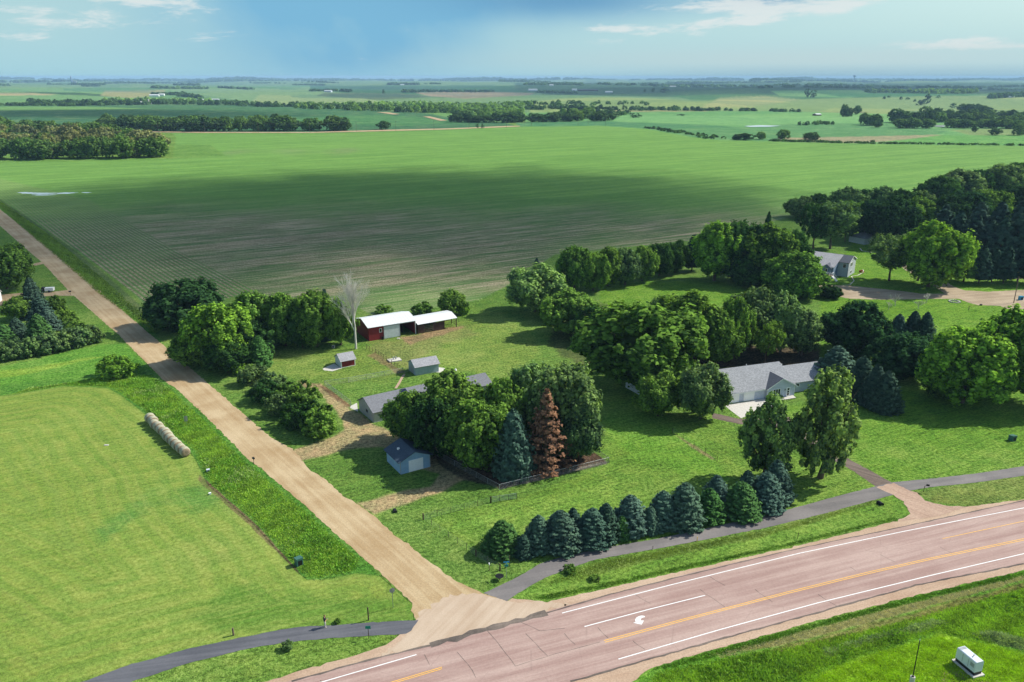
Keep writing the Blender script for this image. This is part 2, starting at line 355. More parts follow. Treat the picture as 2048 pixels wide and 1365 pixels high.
# farmyard grass: dry patches, worn tracks, painted shade by the garage
lay([(520, 700), (700, 700), (900, 640), (1000, 620), (1080, 690), (1040, 760), (900, 740), (700, 770), (600, 760), (540, 740)], (128, 156, 70), 14)
lay([(735, 685), (800, 680), (935, 652), (960, 668), (860, 700), (830, 735), (760, 720)], (138, 150, 82), 12)
lay([(800, 676), (834, 668), (920, 652), (935, 655), (850, 680), (822, 690)], (166, 142, 104), 5)
lay([(736, 712), (750, 706), (810, 745), (796, 748)], (150, 138, 92), 4)
lay([(596, 764), (640, 768), (660, 780), (700, 812), (690, 816), (640, 785), (610, 778)], (172, 154, 112), 4)
lay([(638, 772), (652, 774), (702, 812), (692, 817)], (146, 116, 88), 1.5)
lay([(586, 900), (640, 883), (690, 862), (684, 836), (640, 790), (664, 794), (702, 818), (716, 824), (748, 848), (790, 868), (900, 905), (960, 945), (880, 985), (748, 1030), (712, 1006), (780, 990), (860, 975),
     (878, 950), (830, 935), (800, 905), (762, 893), (690, 900), (640, 912), (598, 924)], (186, 168, 124), 6)
lay([(860, 905), (960, 930), (1000, 960), (990, 975), (930, 960), (880, 930)], (104, 96, 80), 6)  # shadowed gravel right of the garage, its shade put into the colour
lay([(1000, 979), (1217, 925), (1188, 905), (1000, 880), (950, 915), (955, 945)], (104, 84, 70), 1.5)
lay([(1040, 962), (1215, 922), (1217, 927), (1050, 968)], (150, 142, 130), 1)
# bright watered lawns
lay([(850, 1042), (930, 1018), (1033, 1000), (1217, 930), (1195, 905), (1210, 770), (1290, 750), (1300, 830), (1440, 830), (1480, 870), (1560, 900), (1780, 966), (1660, 997), (1560, 1024), (1400, 1060), (1190, 1098), (1080, 1126),
     (940, 1105)], (118, 156, 62), 4)
lay([(1040, 1000), (1240, 960), (1280, 1000), (1120, 1040), (1000, 1060), (900, 1050), (980, 1015)], (130, 168, 70), 24)
lay([(1200, 800), (1290, 800), (1400, 880), (1450, 960), (1300, 930), (1220, 880)], (118, 164, 60), 20)
lay([(1345, 868), (1358, 872), (1432, 918), (1424, 922)], (150, 146, 96), 3)
lay([(1440, 820), (1700, 800), (2048, 720), (2900, 560), (2900, 800), (2048, 934), (1860, 957), (1787, 966), (1700, 915), (1560, 830)], (112, 156, 54), 4)
lay([(1200, 560), (1640, 570), (1720, 470), (1800, 470), (2048, 560), (2900, 450), (2900, 720), (2048, 660), (1900, 660), (1700, 790), (1640, 740), (1640, 600), (1300, 620), (1200, 640)], (112, 156, 50), 5)
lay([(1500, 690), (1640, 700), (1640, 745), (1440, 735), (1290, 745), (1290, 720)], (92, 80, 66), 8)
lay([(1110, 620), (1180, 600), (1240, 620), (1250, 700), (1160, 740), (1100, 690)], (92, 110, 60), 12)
# verge between trail and highway, and the other side
lay([(1024, 1196), (1119, 1144), (1320, 1098), (1532, 1057), (1787, 990), (1822, 1028), (1573, 1097), (1300, 1157), (1094, 1203)], (122, 162, 64), 2, rough=.3)
lay([(1119, 1146), (1320, 1100), (1532, 1058), (1760, 996), (1740, 1010), (1532, 1072), (1320, 1118), (1190, 1150)], (122, 150, 70), 5, rough=.4)
lay([(164, 1395), (272, 1362), (381, 1328), (498, 1298), (600, 1283), (765, 1272), (812, 1268), (717, 1310), (639, 1331), (560, 1355), (400, 1400), (200, 1460)], (120, 156, 64), 2)
lay([(1828, 984), (2048, 953), (2900, 830), (2900, 850), (2048, 998), (1935, 1013), (1870, 1005)], (124, 146, 70), 2, rough=.3)
lay([(1200, 1400), (1299, 1337), (1492, 1282), (1634, 1242), (1832, 1191), (2048, 1140), (2900, 940), (2900, 2400), (900, 2400)], (104, 158, 50), 2, rough=1)
lay([(1420, 1310), (1560, 1275), (1760, 1222), (2048, 1150), (2048, 1160), (1780, 1235), (1560, 1292)], (150, 148, 92), 5)
lay([(1430, 1326), (1560, 1295), (1770, 1240), (2048, 1165), (2048, 1180), (1780, 1258), (1560, 1312)], (124, 128, 66), 6)
lay([(1560, 1420), (1640, 1345), (1760, 1300), (1880, 1270), (1990, 1290), (2100, 1340), (2100, 1500), (1560, 1500)], (150, 194, 46), 14)
lay([(1880, 1345), (1915, 1340), (1970, 1362), (2048, 1365), (2048, 1400), (1880, 1400)], (156, 144, 108), 5)

def sdist(poly, px, py):
    """signed distance in photo pixels, positive inside"""
    n = len(poly); d = np.full(px.shape, 1e9); ins = np.zeros(px.shape, bool)
    for i in range(n):
        a, b = poly[i], poly[(i+1) % n]; e = b-a; wx, wy = px-a[0], py-a[1]
        t = np.clip((wx*e[0]+wy*e[1])/max(e@e, 1e-9), 0, 1)
        d = np.minimum(d, (wx-e[0]*t)**2+(wy-e[1]*t)**2)
        c = (a[1] > py) != (b[1] > py)
        with np.errstate(divide='ignore', invalid='ignore'):
            ins ^= c & (px < (b[0]-a[0])*(py-a[1])/(b[1]-a[1])+a[0])
    return np.where(ins, 1, -1)*np.sqrt(d)

rows_py = np.concatenate([np.array([8000., 4000, 2600, 2100, 1800, 1620, 1540, 1480, 1440]), np.arange(1410, 420, -2.2), np.arange(420, 205, -1.5), np.arange(205, 158.2, -0.6)])
dist = H/np.tan(PITCH+np.arctan((rows_py-682.5)/F)); dist = dist[dist > 0]
dist[0] = 4.0; dist = np.maximum.accumulate(dist+np.arange(len(dist))*1e-3); dist = np.append(dist, [26500.0, 28000.0])
azs = np.radians(np.concatenate([np.arange(-180, -40, 7.0), np.arange(-40, 40.01, 0.085), np.arange(47, 180, 7.0), [180.0]]))
AZ, DD = np.meshgrid(azs, dist)
X = DD*np.sin(AZ); Y = DD*np.cos(AZ); Z = hgt(X, Y); nr, nc = X.shape
v = np.stack([X, Y, Z], -1).reshape(-1, 3)
idx = np.arange(nr*nc).reshape(nr, nc)
f = np.stack([idx[:-1, :-1], idx[:-1, 1:], idx[1:, 1:], idx[1:, :-1]], -1).reshape(-1, 4)[:, ::-1]
x, y, z = v.T
dep = y*math.cos(PITCH)-(z-H)*math.sin(PITCH); front = dep > 1
px = np.where(front, 1024+F*x/np.where(front, dep, 1), -5000); py = np.where(front, 682.5-F*(y*math.sin(PITCH)+(z-H)*math.cos(PITCH))/np.where(front, dep, 1), 5000)
def pnoise(sx, sy, s, k=5):
    r = np.random.default_rng(s); o = np.zeros_like(sx)
    for i in range(k):
        a = r.uniform(0, 6.28); q = 1.9**(i*0.6); o += np.sin((sx*math.cos(a)+sy*math.sin(a))*q+r.uniform(0, 6.28))/q**0.5
    return o/k*1.3
col = np.tile(C(112, 150, 64), (len(v), 1)); far_d = np.hypot(x, y); soil = np.zeros(len(v)); ra = np.zeros(len(v)); rb = np.zeros(len(v)); sw = np.zeros(len(v)); rough = np.zeros(len(v)); crop = np.zeros(len(v))
for poly, cc, soft, k in L:
    x0, y0 = poly.min(0)-soft*2-2; x1, y1 = poly.max(0)+soft*2+2
    s = np.nonzero((px > x0) & (px < x1) & (py > y0) & (py < y1))[0]
    if not len(s): continue
    d = sdist(poly, px[s], py[s])
    if soft > 2.5: d = d+pnoise(x[s]*0.5, y[s]*0.5, int(abs(poly[0, 0]))+3)*soft*0.7
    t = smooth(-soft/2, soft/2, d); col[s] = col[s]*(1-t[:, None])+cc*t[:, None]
    if 'rough' in k or 'sw' in k or 'crop' in k or soft < 2.5:
        rough[s] = rough[s]*(1-t)+k.get('rough', 0)*t; crop[s] = crop[s]*(1-t)+k.get('crop', 0)*t
        if 'sw' in k:
            wv = np.array([[G(a, b, 0).x, G(a, b, 0).y] for a, b in poly if b < 1500]); sw[s] = np.where(t > 0, np.abs(sdist(wv, x[s], y[s]))+1.0, sw[s])
        else: sw[s] *= (1-t)
fq = np.floor(2.5*(pnoise(x/620, y/900, 31, 6)+pnoise(y/500, x/1100, 32, 5)))+3; pal = np.array([[.80, .86, .85], [1.12, 1.06, .95], [.9, .95, .9], [1.22, 1.10, 1.0], [.72, .84, .86], [1.05, 1.0, .92], [.85, .92, .86], [1.15, 1.12, 1.0]])
wq = smooth(1300, 2000, far_d)[:, None]; col = col*(1-wq)+col*pal[np.clip(fq.astype(int), 0, 7)]*wq
# crop field: more bare soil in the near half; the rows beside the road run with the road
nz = pnoise(x*0.018, y*0.018, 11, 7); nz2 = pnoise(x*0.05, y*0.02, 12, 7)
sl = smooth(385, 480, py+26*nz)*(0.80+0.35*nz2)
sl *= 1-0.55*smooth(560, 600, py+8*nz)*smooth(660, 760, px)
sl *= 1-0.35*smooth(340, 200, px)*smooth(470, 400, py)
sl = np.maximum(sl, 0.42*smooth(0.45, 0.8, pnoise(x*0.012, y*0.006, 15, 7)))
soil = np.clip(sl, 0, 1)*crop
hd = [(-900, 50), (0, 358), (180, 402), (250, 440), (350, 500), (440, 545), (520, 585), (480, 640), (-900, 640)]
t = smooth(-3, 3, sdist(np.array(hd, float), px, py)); ra = crop*t; rb = crop*(1-t)
me = np_mesh('ground', v, f, [], {'col': ('POINT', 'FLOAT_COLOR', np.c_[col, np.ones(len(v))]),
     'aux': ('POINT', 'FLOAT_COLOR', np.stack([soil, ra, rb, rough], -1)), 'swath': ('POINT', 'FLOAT', sw)}, smooth=True)

def land_material():
    m, t, o = new_mat('land'); b = t.n('ShaderNodeBsdfPrincipled'); b.inputs['Roughness'].default_value = 1.0; b.inputs['Specular IOR Level'].default_value = 0.05
    g = t.n('ShaderNodeNewGeometry'); P = g.outputs['Position']
    ca = t.attr('col').outputs['Color']; aux = t.attr('aux'); s3 = t.n('ShaderNodeSeparateColor'); t.l(aux.outputs['Color'], s3.inputs[0])
    soil, rowa, rowb = s3.outputs[0], s3.outputs[1], s3.outputs[2]; rgh = aux.outputs['Alpha']; swa = t.attr('swath').outputs['Fac']
    sx = t.n('ShaderNodeSeparateXYZ'); t.l(P, sx.inputs[0])
    # grass mottling at several sizes
    nb = t.noise(P, 0.035, 4, 0.6); nm = t.noise(P, 0.28, 5, 0.65, 0.5); nf = t.noise(P, 1.7, 5, 0.75); nx = t.noise(P, 6.0, 3, 0.7)
    streak = t.noise(t.mapv(P, R(-30), (0.12, 1.6, 1)), 1.0, 5, 0.6, 0.3)
    val = t.m('ADD', t.m('ADD', t.ss(nb, 0.3, 0.7, -0.12, 0.12), t.ss(nm, 0.3, 0.7, -0.13, 0.13)), t.m('ADD', t.ss(nf, 0.34, 0.66, -0.46, 0.46), t.ss(streak, 0.35, 0.65, -0.16, 0.16)))
    val = t.m('ADD', t.m('ADD', val, t.ss(nx, 0.36, 0.64, -0.34, 0.34)), 1.0)
    c = t.mix(1.0, ca, t.mix(t.ss(nm, 0.35, 0.7), (0.93, 1.02, 0.95), (1.10, 0.98, 1.0)), 'MULTIPLY')
    onh = t.m('MULTIPLY', t.m('MINIMUM', swa, 1.0), 0.45); val = t.m('ADD', t.m('MULTIPLY', val, t.m('SUBTRACT', 1.0, onh)), onh)
    # straw-coloured thatch showing through
    c = t.mix(t.m('MULTIPLY', t.ss(t.m('ADD', t.m('MULTIPLY', nf, 0.6), t.m('MULTIPLY', nb, 0.5)), 0.52, 0.78), 0.38), c, tuple(C(176, 170, 112)))
    # hay swaths follow the edge of the mown field
    on = t.m('MINIMUM', swa, 1.0)
    wob = t.m('ADD', swa, t.m('MULTIPLY', nm, 1.6))
    s1 = t.noise(None, 0.55, 3, 0.7, dim='1D', w=wob); sfine = t.noise(t.mapv(P, R(-24), (0.05, 1.3, 1)), 1.0, 5, 0.7, 0.5)
    band = t.ss(t.m('ADD', t.m('MULTIPLY', s1, 0.55), t.m('MULTIPLY', sfine, 0.55)), 0.40, 0.72)
    c = t.mix(t.m('MULTIPLY', on, t.m('MULTIPLY', band, 0.42)), c, tuple(C(174, 184, 98)))
    dk = t.ss(t.m('ADD', t.m('MULTIPLY', s1, 0.4), t.m('MULTIPLY', sfine, 0.7)), 0.50, 0.34)
    c = t.mix(t.m('MULTIPLY', on, t.m('MULTIPLY', dk, 0.42)), c, tuple(C(96, 140, 54)))
    mow = t.m('SINE', t.m('MULTIPLY', t.m('ADD', swa, t.m('MULTIPLY', nb, 7.0)), 1.9)); c = t.mix(t.m('MULTIPLY', on, t.ss(mow, -0.3, 0.8, 0.0, 0.32)), c, tuple(C(104, 150, 58)))
    # crop rows
    def rows(angle, pitch):
        u = t.m('ADD', t.m('MULTIPLY', sx.outputs[0], math.cos(angle)), t.m('MULTIPLY', sx.outputs[1], math.sin(angle)))
        u = t.m('ADD', u, t.m('MULTIPLY', nm, 0.25))
        return t.m('ADD', t.m('MULTIPLY', t.m('SINE', t.m('MULTIPLY', u, 2*math.pi/pitch)), 0.5), 0.5)
    A = rows(R(38), 1.7); B = rows(R(120), 0.85)
    pat = t.m('ADD', t.m('MULTIPLY', rowa, t.ss(A, 0.35, 0.65)), t.m('MULTIPLY', rowb, t.m('ADD', t.m('MULTIPLY', B, 0.35), 0.32)))
    st2 = t.noise(t.mapv(P, R(-30), (0.035, 0.7, 1)), 1.0, 6, 0.75, 0.2); st3 = t.noise(t.mapv(P, R(-30), (0.006, 0.11, 1)), 1.0, 4, 0.6, 0.4)
    cov = t.m('ADD', soil, t.m('MULTIPLY', soil, t.m('ADD', t.ss(st2, 0.36, 0.64, -0.75, 0.75), t.ss(st3, 0.38, 0.62, -0.45, 0.45))))
    cov = t.mix(rowa, cov, t.m('ADD', t.m('MULTIPLY', soil, 0.75), 0.35)); sm = t.m('MULTIPLY', cov, t.m('ADD', t.m('MULTIPLY', pat, 0.85), t.m('SUBTRACT', 0.34, t.m('MULTIPLY', rowa, 0.29))), clamp=True)
    soilc = t.mix(t.ss(t.m('ADD', t.m('MULTIPLY', nf, .5), t.m('MULTIPLY', st2, .5)), 0.4, 0.62), tuple(C(118, 106, 78)), tuple(C(214, 202, 164)))
    crp = t.m('ADD', rowa, rowb); cg = t.mix(t.m('MULTIPLY', soil, 0.8), ca, tuple(C(88, 124, 76)))
    gl = t.m('ADD', t.ss(st3, 0.36, 0.64, -0.26, 0.26), t.ss(st2, 0.36, 0.64, -0.24, 0.24))
    cg = t.mix(t.m('ADD', 0.5, gl), t.mix(1.0, cg, (0.72, 0.80, 0.78), 'MULTIPLY'), t.mix(1.0, cg, (1.28, 1.18, 1.2), 'MULTIPLY'))
    cr = t.mix(sm, cg, soilc)
    c = t.mix(crp, c, cr)
    vf = t.mix(crp, t.m('ADD', 0.0, val), t.m('ADD', t.m('MULTIPLY', val, 0.45), 0.55)); c = t.mix(1.0, c, vf, 'MULTIPLY')
    t.l(c, b.inputs['Base Color'])
    hgh = t.m('ADD', t.m('MULTIPLY', nf, 0.6), t.m('ADD', t.m('MULTIPLY', nx, 0.35), t.m('MULTIPLY', nm, 0.8)))
    hgh = t.m('ADD', hgh, t.m('MULTIPLY', t.m('MULTIPLY', on, sfine), 0.6))
    bp = t.n('ShaderNodeBump'); bp.inputs['Strength'].default_value = 0.9; t.l(t.m('SUBTRACT', 0.42, t.m('MULTIPLY', on, 0.27)), bp.inputs['Distance'])
    t.l(hgh, bp.inputs['Height']); t.l(bp.outputs[0], b.inputs['Normal']); t.l(b.outputs[0], o.inputs[0]); return m
M['land'] = land_material(); me.materials.append(M['land'])
ground = link_mesh('ground', me); tag(ground, kind='structure')
del X, Y, Z, AZ, DD, px, py, dep, col

# ---------------------------------------------------------------- sheets laid on the land: roads, trails, drives
def road_mat(name, rgb, rgb2, ang=0.0, fine=5.0, streak=0.5, bump=0.3, cracks=0.0, rough=0.95, speck=0.25):
    m, t, o = new_mat(name); b = t.n('ShaderNodeBsdfPrincipled'); g = t.n('ShaderNodeNewGeometry'); P = g.outputs['Position']
    a, a2 = C(*rgb), C(*rgb2); st = t.noise(t.mapv(P, -ang, (0.03, 0.9, 1)), 1.0, 5, 0.65, 0.15)
    nb = t.noise(P, 0.12, 5, 0.6); nf = t.noise(P, fine, 5, 0.8)
    c = t.mix(t.ss(t.m('ADD', t.m('MULTIPLY', st, streak), t.m('MULTIPLY', nb, 1-streak)), 0.36, 0.64), tuple(a), tuple(a2))
    c = t.mix(1.0, c, t.mix(t.ss(nf, 0.25, 0.75), (1-speck,)*3, (1+speck,)*3), 'MULTIPLY')
    if cracks:
        vo = t.n('ShaderNodeTexVoronoi', feature='DISTANCE_TO_EDGE'); t.l(t.mapv(t.mix(0.04, P, t.n('ShaderNodeTexNoise').outputs[1], 'ADD'), -ang, (0.14, 0.26, 1)), vo.inputs['Vector']); vo.inputs['Scale'].default_value = 1.0
        cr = t.ss(vo.outputs['Distance'], 0.012, 0.0); cr = t.m('MULTIPLY', cr, t.ss(nb, 0.40, 0.62)); c = t.mix(t.m('MULTIPLY', cr, cracks), c, tuple(a*0.35))
    t.l(c, b.inputs['Base Color']); b.inputs['Roughness'].default_value = rough; b.inputs['Specular IOR Level'].default_value = 0.2
    bp = t.n('ShaderNodeBump'); bp.inputs['Strength'].default_value = bump; bp.inputs['Distance'].default_value = 0.04
    t.l(nf, bp.inputs['Height']); t.l(bp.outputs[0], b.inputs['Normal']); t.l(b.outputs[0], o.inputs[0]); return m
M['gravel'] = road_mat('gravel', (192, 162, 118), (224, 200, 158), R(128), 4.0, 0.45, 0.35)
M['drive_gravel'] = road_mat('drive_gravel', (170, 150, 122), (206, 186, 156), R(15), 3.0, 0.5, 0.4)
M['shoulder'] = road_mat('shoulder', (198, 166, 138), (222, 194, 166), R(20), 4.0, 0.4, 0.3)
M['apron'] = road_mat('apron', (206, 180, 152), (226, 204, 178), R(60), 6.0, 0.5, 0.15, speck=0.12)
M['highway'] = road_mat('highway', (182, 150, 139), (210, 182, 169), R(20), 3.0, 0.7, 0.15, 0.22, 0.85, 0.12)
M['seam'] = road_mat('seam', (98, 90, 84), (150, 136, 124), R(20), 2.0, 0.3, 0.2)
M['trail'] = road_mat('trail', (128, 124, 122), (154, 148, 144), R(15), 3.0, 0.4, 0.15, 0, 0.9, 0.12)
M['trail_new'] = road_mat('trail_new', (100, 102, 108), (124, 125, 130), R(12), 3.0, 0.6, 0.15, 0, 0.85, 0.10)
M['brown_drive'] = road_mat('brown_drive', (116, 102, 92), (142, 126, 114), R(-40), 3.0, 0.7, 0.2)
M['pink_gravel'] = road_mat('pink_gravel', (190, 158, 136), (214, 184, 160), R(-50), 3.0, 0.7, 0.4)
M['paint_white'] = mat('paint_white', (226, 226, 222), 0.7, 0.10, 4.0); M['paint_yellow'] = mat('paint_yellow', (232, 178, 74), 0.7, 0.10, 4.0)
M['water'] = mat('water', (196, 202, 200), 0.12, 0.1, 1.0, spec=0.8)  # pale base colour stands in for the bright glint on the water

def resample(pts, step, jit, seed):
    r = random.Random(seed); o = []; n = len(pts)
    for i in range(n):
        a, b = pts[i], pts[(i+1) % n]; d = (b-a).length; k = max(1, min(60, int(d/step)))
        nn = Vector((-(b-a).y, (b-a).x, 0)).normalized() if d > 0 else Vector()
        for j in range(k):
            p = a.lerp(b, j/k); q = nn*(r.uniform(-jit, jit)+(r.uniform(-1, 1)*jit*2 if r.random() < 0.15 else 0)); o.append(p+q)
    return o
def sheet(name, poly, z, material, jit=0.0, step=0.6, parent=None, seed=1, hump=None):
    pts = [G(a, b) if b < 330 else G(a, b, 0) for a, b in poly]
    if jit: pts = resample(pts, step, jit, seed)
    tri = tessellate_polygon([[Vector((p.x, p.y, 0)) for p in pts]])
    mb = MB(); mb.add([(p.x, p.y, p.z+z) for p in pts], [tuple(t) for t in tri])
    o = mb.build(name, material, parent, fix=False); me = o.data
    if me.polygons and me.polygons[0].normal.z < 0: me.flip_normals()
    if not parent: tag(o, kind='structure')
    return o
GR_L = [(-270, 176.5), (-150, 299), (0, 452), (60, 505), (84, 525), (131, 575), (148, 592), (237, 670), (326, 760), (353, 778), (427, 848), (497, 920), (525, 940), (599, 1002), (661, 1059), (736, 1124), (788, 1171), (823, 1207), (828, 1236), (837, 1242)]
GR_R = [(965, 1187), (905, 1160), (880, 1139), (788, 1069), (749, 1033), (714, 1007), (686, 992), (651, 960), (619, 940), (585, 898), (544, 877), (418, 769), (345, 706), (287, 658), (195, 577), (117, 512), (0, 419), (-150, 283), (-270, 174)]
sheet('gravel_road', GR_L+[(818, 1266), (860, 1290), (1000, 1248), (1016, 1203)]+GR_R, 0.014, M['gravel'], 0.13, 0.7, seed=2)
SH_TOP = [(400, 1400), (560, 1355), (639, 1331), (717, 1310), (772, 1291), (801, 1272), (818, 1266), (860, 1262), (930, 1230), (1014, 1203), (1024, 1198), (1094, 1204), (1188, 1183), (1300, 1157), (1437, 1127), (1573, 1097), (1710, 1064), (1792, 1042), (1822, 1029), (1870, 1016), (1935, 1014), (2048, 999), (2600, 880)]
SH_BOT = [(2600, 985), (2048, 1141), (1832, 1191), (1634, 1242), (1492, 1282), (1378, 1313), (1299, 1337), (1264, 1365), (1180, 1460), (200, 1800), (100, 1500)]
sheet('highway_shoulder', SH_TOP+SH_BOT, 0.008, M['shoulder'], 0.12, 0.7, seed=3)
sheet('intersection_apron', [(828, 1238), (845, 1222), (900, 1190), (965, 1188), (1014, 1203), (1094, 1205), (1141, 1208), (1094, 1226), (1012, 1249), (958, 1263), (880, 1287), (818, 1302), (760, 1313), (790, 1290), (818, 1268)], 0.020, M['apron'], 0.35, 0.5, seed=4)
HW_T = [(100, 1500), (583, 1362), (654, 1343), (749, 1317), (880, 1285), (958, 1261), (1012, 1247), (1094, 1224), (1141, 1210), (1211, 1191), (1340, 1158), (1382, 1146), (1573, 1102), (1737, 1069), (1778, 1059), (1860, 1042), (2048, 1001), (2600, 884)]
HW_B = [(2600, 978), (2048, 1128), (1832, 1171), (1634, 1226), (1437, 1280), (1340, 1308), (1270, 1327), (1211, 1344), (1141, 1364), (1000, 1402), (600, 1510), (200, 1640)]
hw = sheet('highway', HW_T+HW_B, 0.026, M['highway'], 0.03, 1.0, seed=5)
def stripe(name, pts, w, material, z, parent=None, jit=0.0):
    c = [G(a, b, 0) for a, b in pts]; c2 = []
    for i in range(len(c)-1):
        k = max(1, int((c[i+1]-c[i]).length/1.0))
        c2 += [c[i].lerp(c[i+1], j/k) for j in range(k)]
    c2.append(c[-1]); r = random.Random(len(pts)); vs = []
    for i, p in enumerate(c2):
        d = (c2[min(i+1, len(c2)-1)]-c2[max(i-1, 0)]).normalized(); n = Vector((-d.y, d.x, 0))
        q = n*r.uniform(-jit, jit); ww = w*(1+(r.uniform(-.4, .4) if jit else 0))
        vs += [p+n*ww/2+q+Vector((0, 0, z)), p-n*ww/2+q+Vector((0, 0, z))]
    o = MB().add(vs, [(2*i, 2*i+1, 2*i+3, 2*i+2) for i in range(len(c2)-1)]).build(name, material, parent, fix=False)
    if o.data.polygons[0].normal.z < 0: o.data.flip_normals()
    return o
stripe('edge_line', [(1124, 1227), (1340, 1171), (1437, 1147), (1600, 1107), (1810, 1063), (2040, 1018), (2400, 948)], 0.16, M['paint_white'], 0.034, hw)
stripe('edge_line', [(400, 1432), (640, 1366), (833, 1310)], 0.16, M['paint_white'], 0.034, hw)
stripe('edge_line', [(1237, 1319), (1440, 1260), (1634, 1207), (1860, 1152), (2048, 1108), (2400, 1024)], 0.16, M['paint_white'], 0.034, hw)
stripe('lane_line', [(1169, 1254), (1300, 1219), (1410, 1191.5)], 0.16, M['paint_white'], 0.034, hw)
for dy, dx in ((0, 0), (0, 1)):
    o = 3.4*dx
    stripe('centre_line', [(1208+2*dx, 1282+o), (1370, 1238+o), (1573, 1185+o), (1740, 1144+o), (1860, 1117+o*.9), (2048, 1078+o*.9), (2400, 1003+o*.8)], 0.11, M['paint_yellow'], 0.034, hw)
    stripe('centre_line', [(500, 1441+o), (780, 1366+o), (884, 1335+o)], 0.11, M['paint_yellow'], 0.034, hw)
stripe('centre_line', [(1885, 1078), (1960, 1062), (2048, 1043), (2400, 968)], 0.10, M['paint_yellow'], 0.034, hw)
# pavement joints, seam line and patches
stripe('road_seam', [(1000, 1251), (1094, 1226), (1211, 1192), (1340, 1159), (1573, 1103), (1778, 1060), (2048, 1002), (2400, 926)], 0.22, M['seam'], 0.031, hw, 0.05)
stripe('road_seam', [(860, 1290), (958, 1264), (1094, 1227)], 0.95, M['seam'], 0.0315, hw, 0.25)
stripe('road_seam', [(583, 1363), (749, 1318), (880, 1287)], 0.30, M['seam'], 0.031, hw, 0.08)
stripe('road_seam', [(1141, 1364), (1270, 1327), (1437, 1280), (1634, 1226), (1832, 1171), (2048, 1128)], 0.25, M['seam'], 0.031, hw, 0.08)
for a in ([(975, 1262), (1003, 1295), (1030, 1333)], [(1052, 1268), (1080, 1297), (1096, 1313)], [(1128, 1268), (1150, 1290)], [(1030, 1333), (1078, 1318), (1200, 1285)], [(915, 1305), (946, 1342), (952, 1356)],
          [(1195, 1256), (1216, 1277)], [(1270, 1190), (1300, 1208)], [(1400, 1180), (1450, 1215)], [(1510, 1180), (1545, 1205)], [(1420, 1155), (1450, 1172)], [(1636, 1190), (1673, 1213)], [(1700, 1135), (1712, 1142)],
          [(1265, 1283), (1290, 1300)], [(848, 1310), (860, 1330)], [(1880, 1095), (1905, 1108)], [(1760, 1110), (1790, 1125)], [(1030, 1240), (1080, 1262), (1130, 1258)], [(640, 1362), (655, 1380)]):
    stripe('pavement_crack', a, 0.07, M['seam'], 0.0325, hw, 0.06)
# turn arrow
ax = [(1834, 738), (1832, 748), (1812, 752), (1798, 762), (1800, 776), (1826, 776), (1806, 811), (1734, 796), (1755, 788), (1750, 770), (1762, 750), (1785, 738), (1808, 733)]
sheet('turn_arrow', [(860+a/4.267, 1060+b/4.267) for a, b in ax], 0.034, M['paint_white'], parent=hw)
TR_T = [(967, 1187), (1037, 1154), (1082, 1127), (1130, 1113), (1194, 1099), (1320, 1077), (1409, 1058), (1554, 1026), (1655, 998), (1748, 974), (1787, 965), (1860, 958), (1950, 948), (2048, 933), (2600, 830)]
TR_B = [(2600, 858), (2048, 952), (1950, 966), (1860, 975), (1820, 982), (1787, 990), (1655, 1026), (1532, 1056), (1409, 1080), (1320, 1097), (1194, 1119), (1119, 1144), (1069, 1167), (1024, 1195), (1014, 1203)]
sheet('asphalt_trail', TR_T+TR_B, 0.024, M['trail'], 0.05, 0.6, seed=6)
T2T = [(837, 1241), (765, 1244), (670, 1251), (600, 1254), (560, 1260), (498, 1273), (381, 1297), (264, 1329), (164, 1365), (40, 1412), (-200, 1520)]
T2B = [(-120, 1540), (90, 1432), (200, 1390), (272, 1361), (381, 1326), (498, 1297), (600, 1282), (670, 1276), (765, 1271), (812, 1268), (822, 1262)]
sheet('new_asphalt_trail', T2T+T2B, 0.024, M['trail_new'], 0.05, 0.6, seed=7)
sheet('ranch_driveway', [(1786, 967), (1711, 926), (1655, 893), (1598, 853), (1577, 835), (1530, 838), (1478, 838), (1425, 826), (1424, 837), (1480, 849), (1530, 853), (1566, 858), (1590, 876), (1640, 908), (1699, 938), (1752, 974)], 0.012, M['brown_drive'], 0.08, 0.6, seed=8)
sheet('ranch_driveway_apron', [(1787, 966), (1819, 982), (1834, 986), (1850, 1002), (1890, 1012), (1935, 1014), (1880, 1032), (1800, 1044), (1822, 1029), (1806, 1004), (1787, 991), (1752, 975)], 0.029, M['pink_gravel'], 0.10, 0.6, seed=9)
sheet('garage_slab', [(1449, 811), (1529, 797.5), (1560, 818), (1500, 830), (1482, 837), (1462, 822)], 0.018, M['concrete'])
sheet('blue_house_driveway', [(1790, 520), (1800, 516), (1825, 533), (1880, 556), (1906, 573), (1928, 581), (1977, 584), (2048, 580), (2400, 560), (2400, 600), (2048, 625), (2048, 655), (2020, 622), (2000, 612), (1957, 611), (1937, 606), (1918, 598), (1858, 598), (1770, 600), (1700, 598),
      (1668, 592), (1640, 586), (1622, 580), (1640, 570), (1700, 572), (1799, 582), (1842, 588), (1890, 588), (1870, 574), (1840, 556), (1811, 541)], 0.012, M['drive_gravel'], 0.15, 0.7, seed=10)
sheet('farm_lane', [(52, 531), (84, 524), (92, 527), (66, 533)], 0.017, M['gravel'], 0.05); sheet('farm_lane', [(-60, 598), (0, 590), (60, 585), (108, 584), (146, 579), (160, 592), (120, 592), (60, 594), (-60, 618)], 0.017, M['gravel'], 0.08)
sheet('far_gravel_road', [(150, 263.5), (400, 266.5), (620, 267), (760, 263.5), (900, 260), (1000, 256), (1040, 254), (1040, 252.5), (1000, 253.5), (900, 257.5), (780, 260.5), (620, 265), (400, 264.8), (150, 262)], 0.25, M['gravel'], 0)
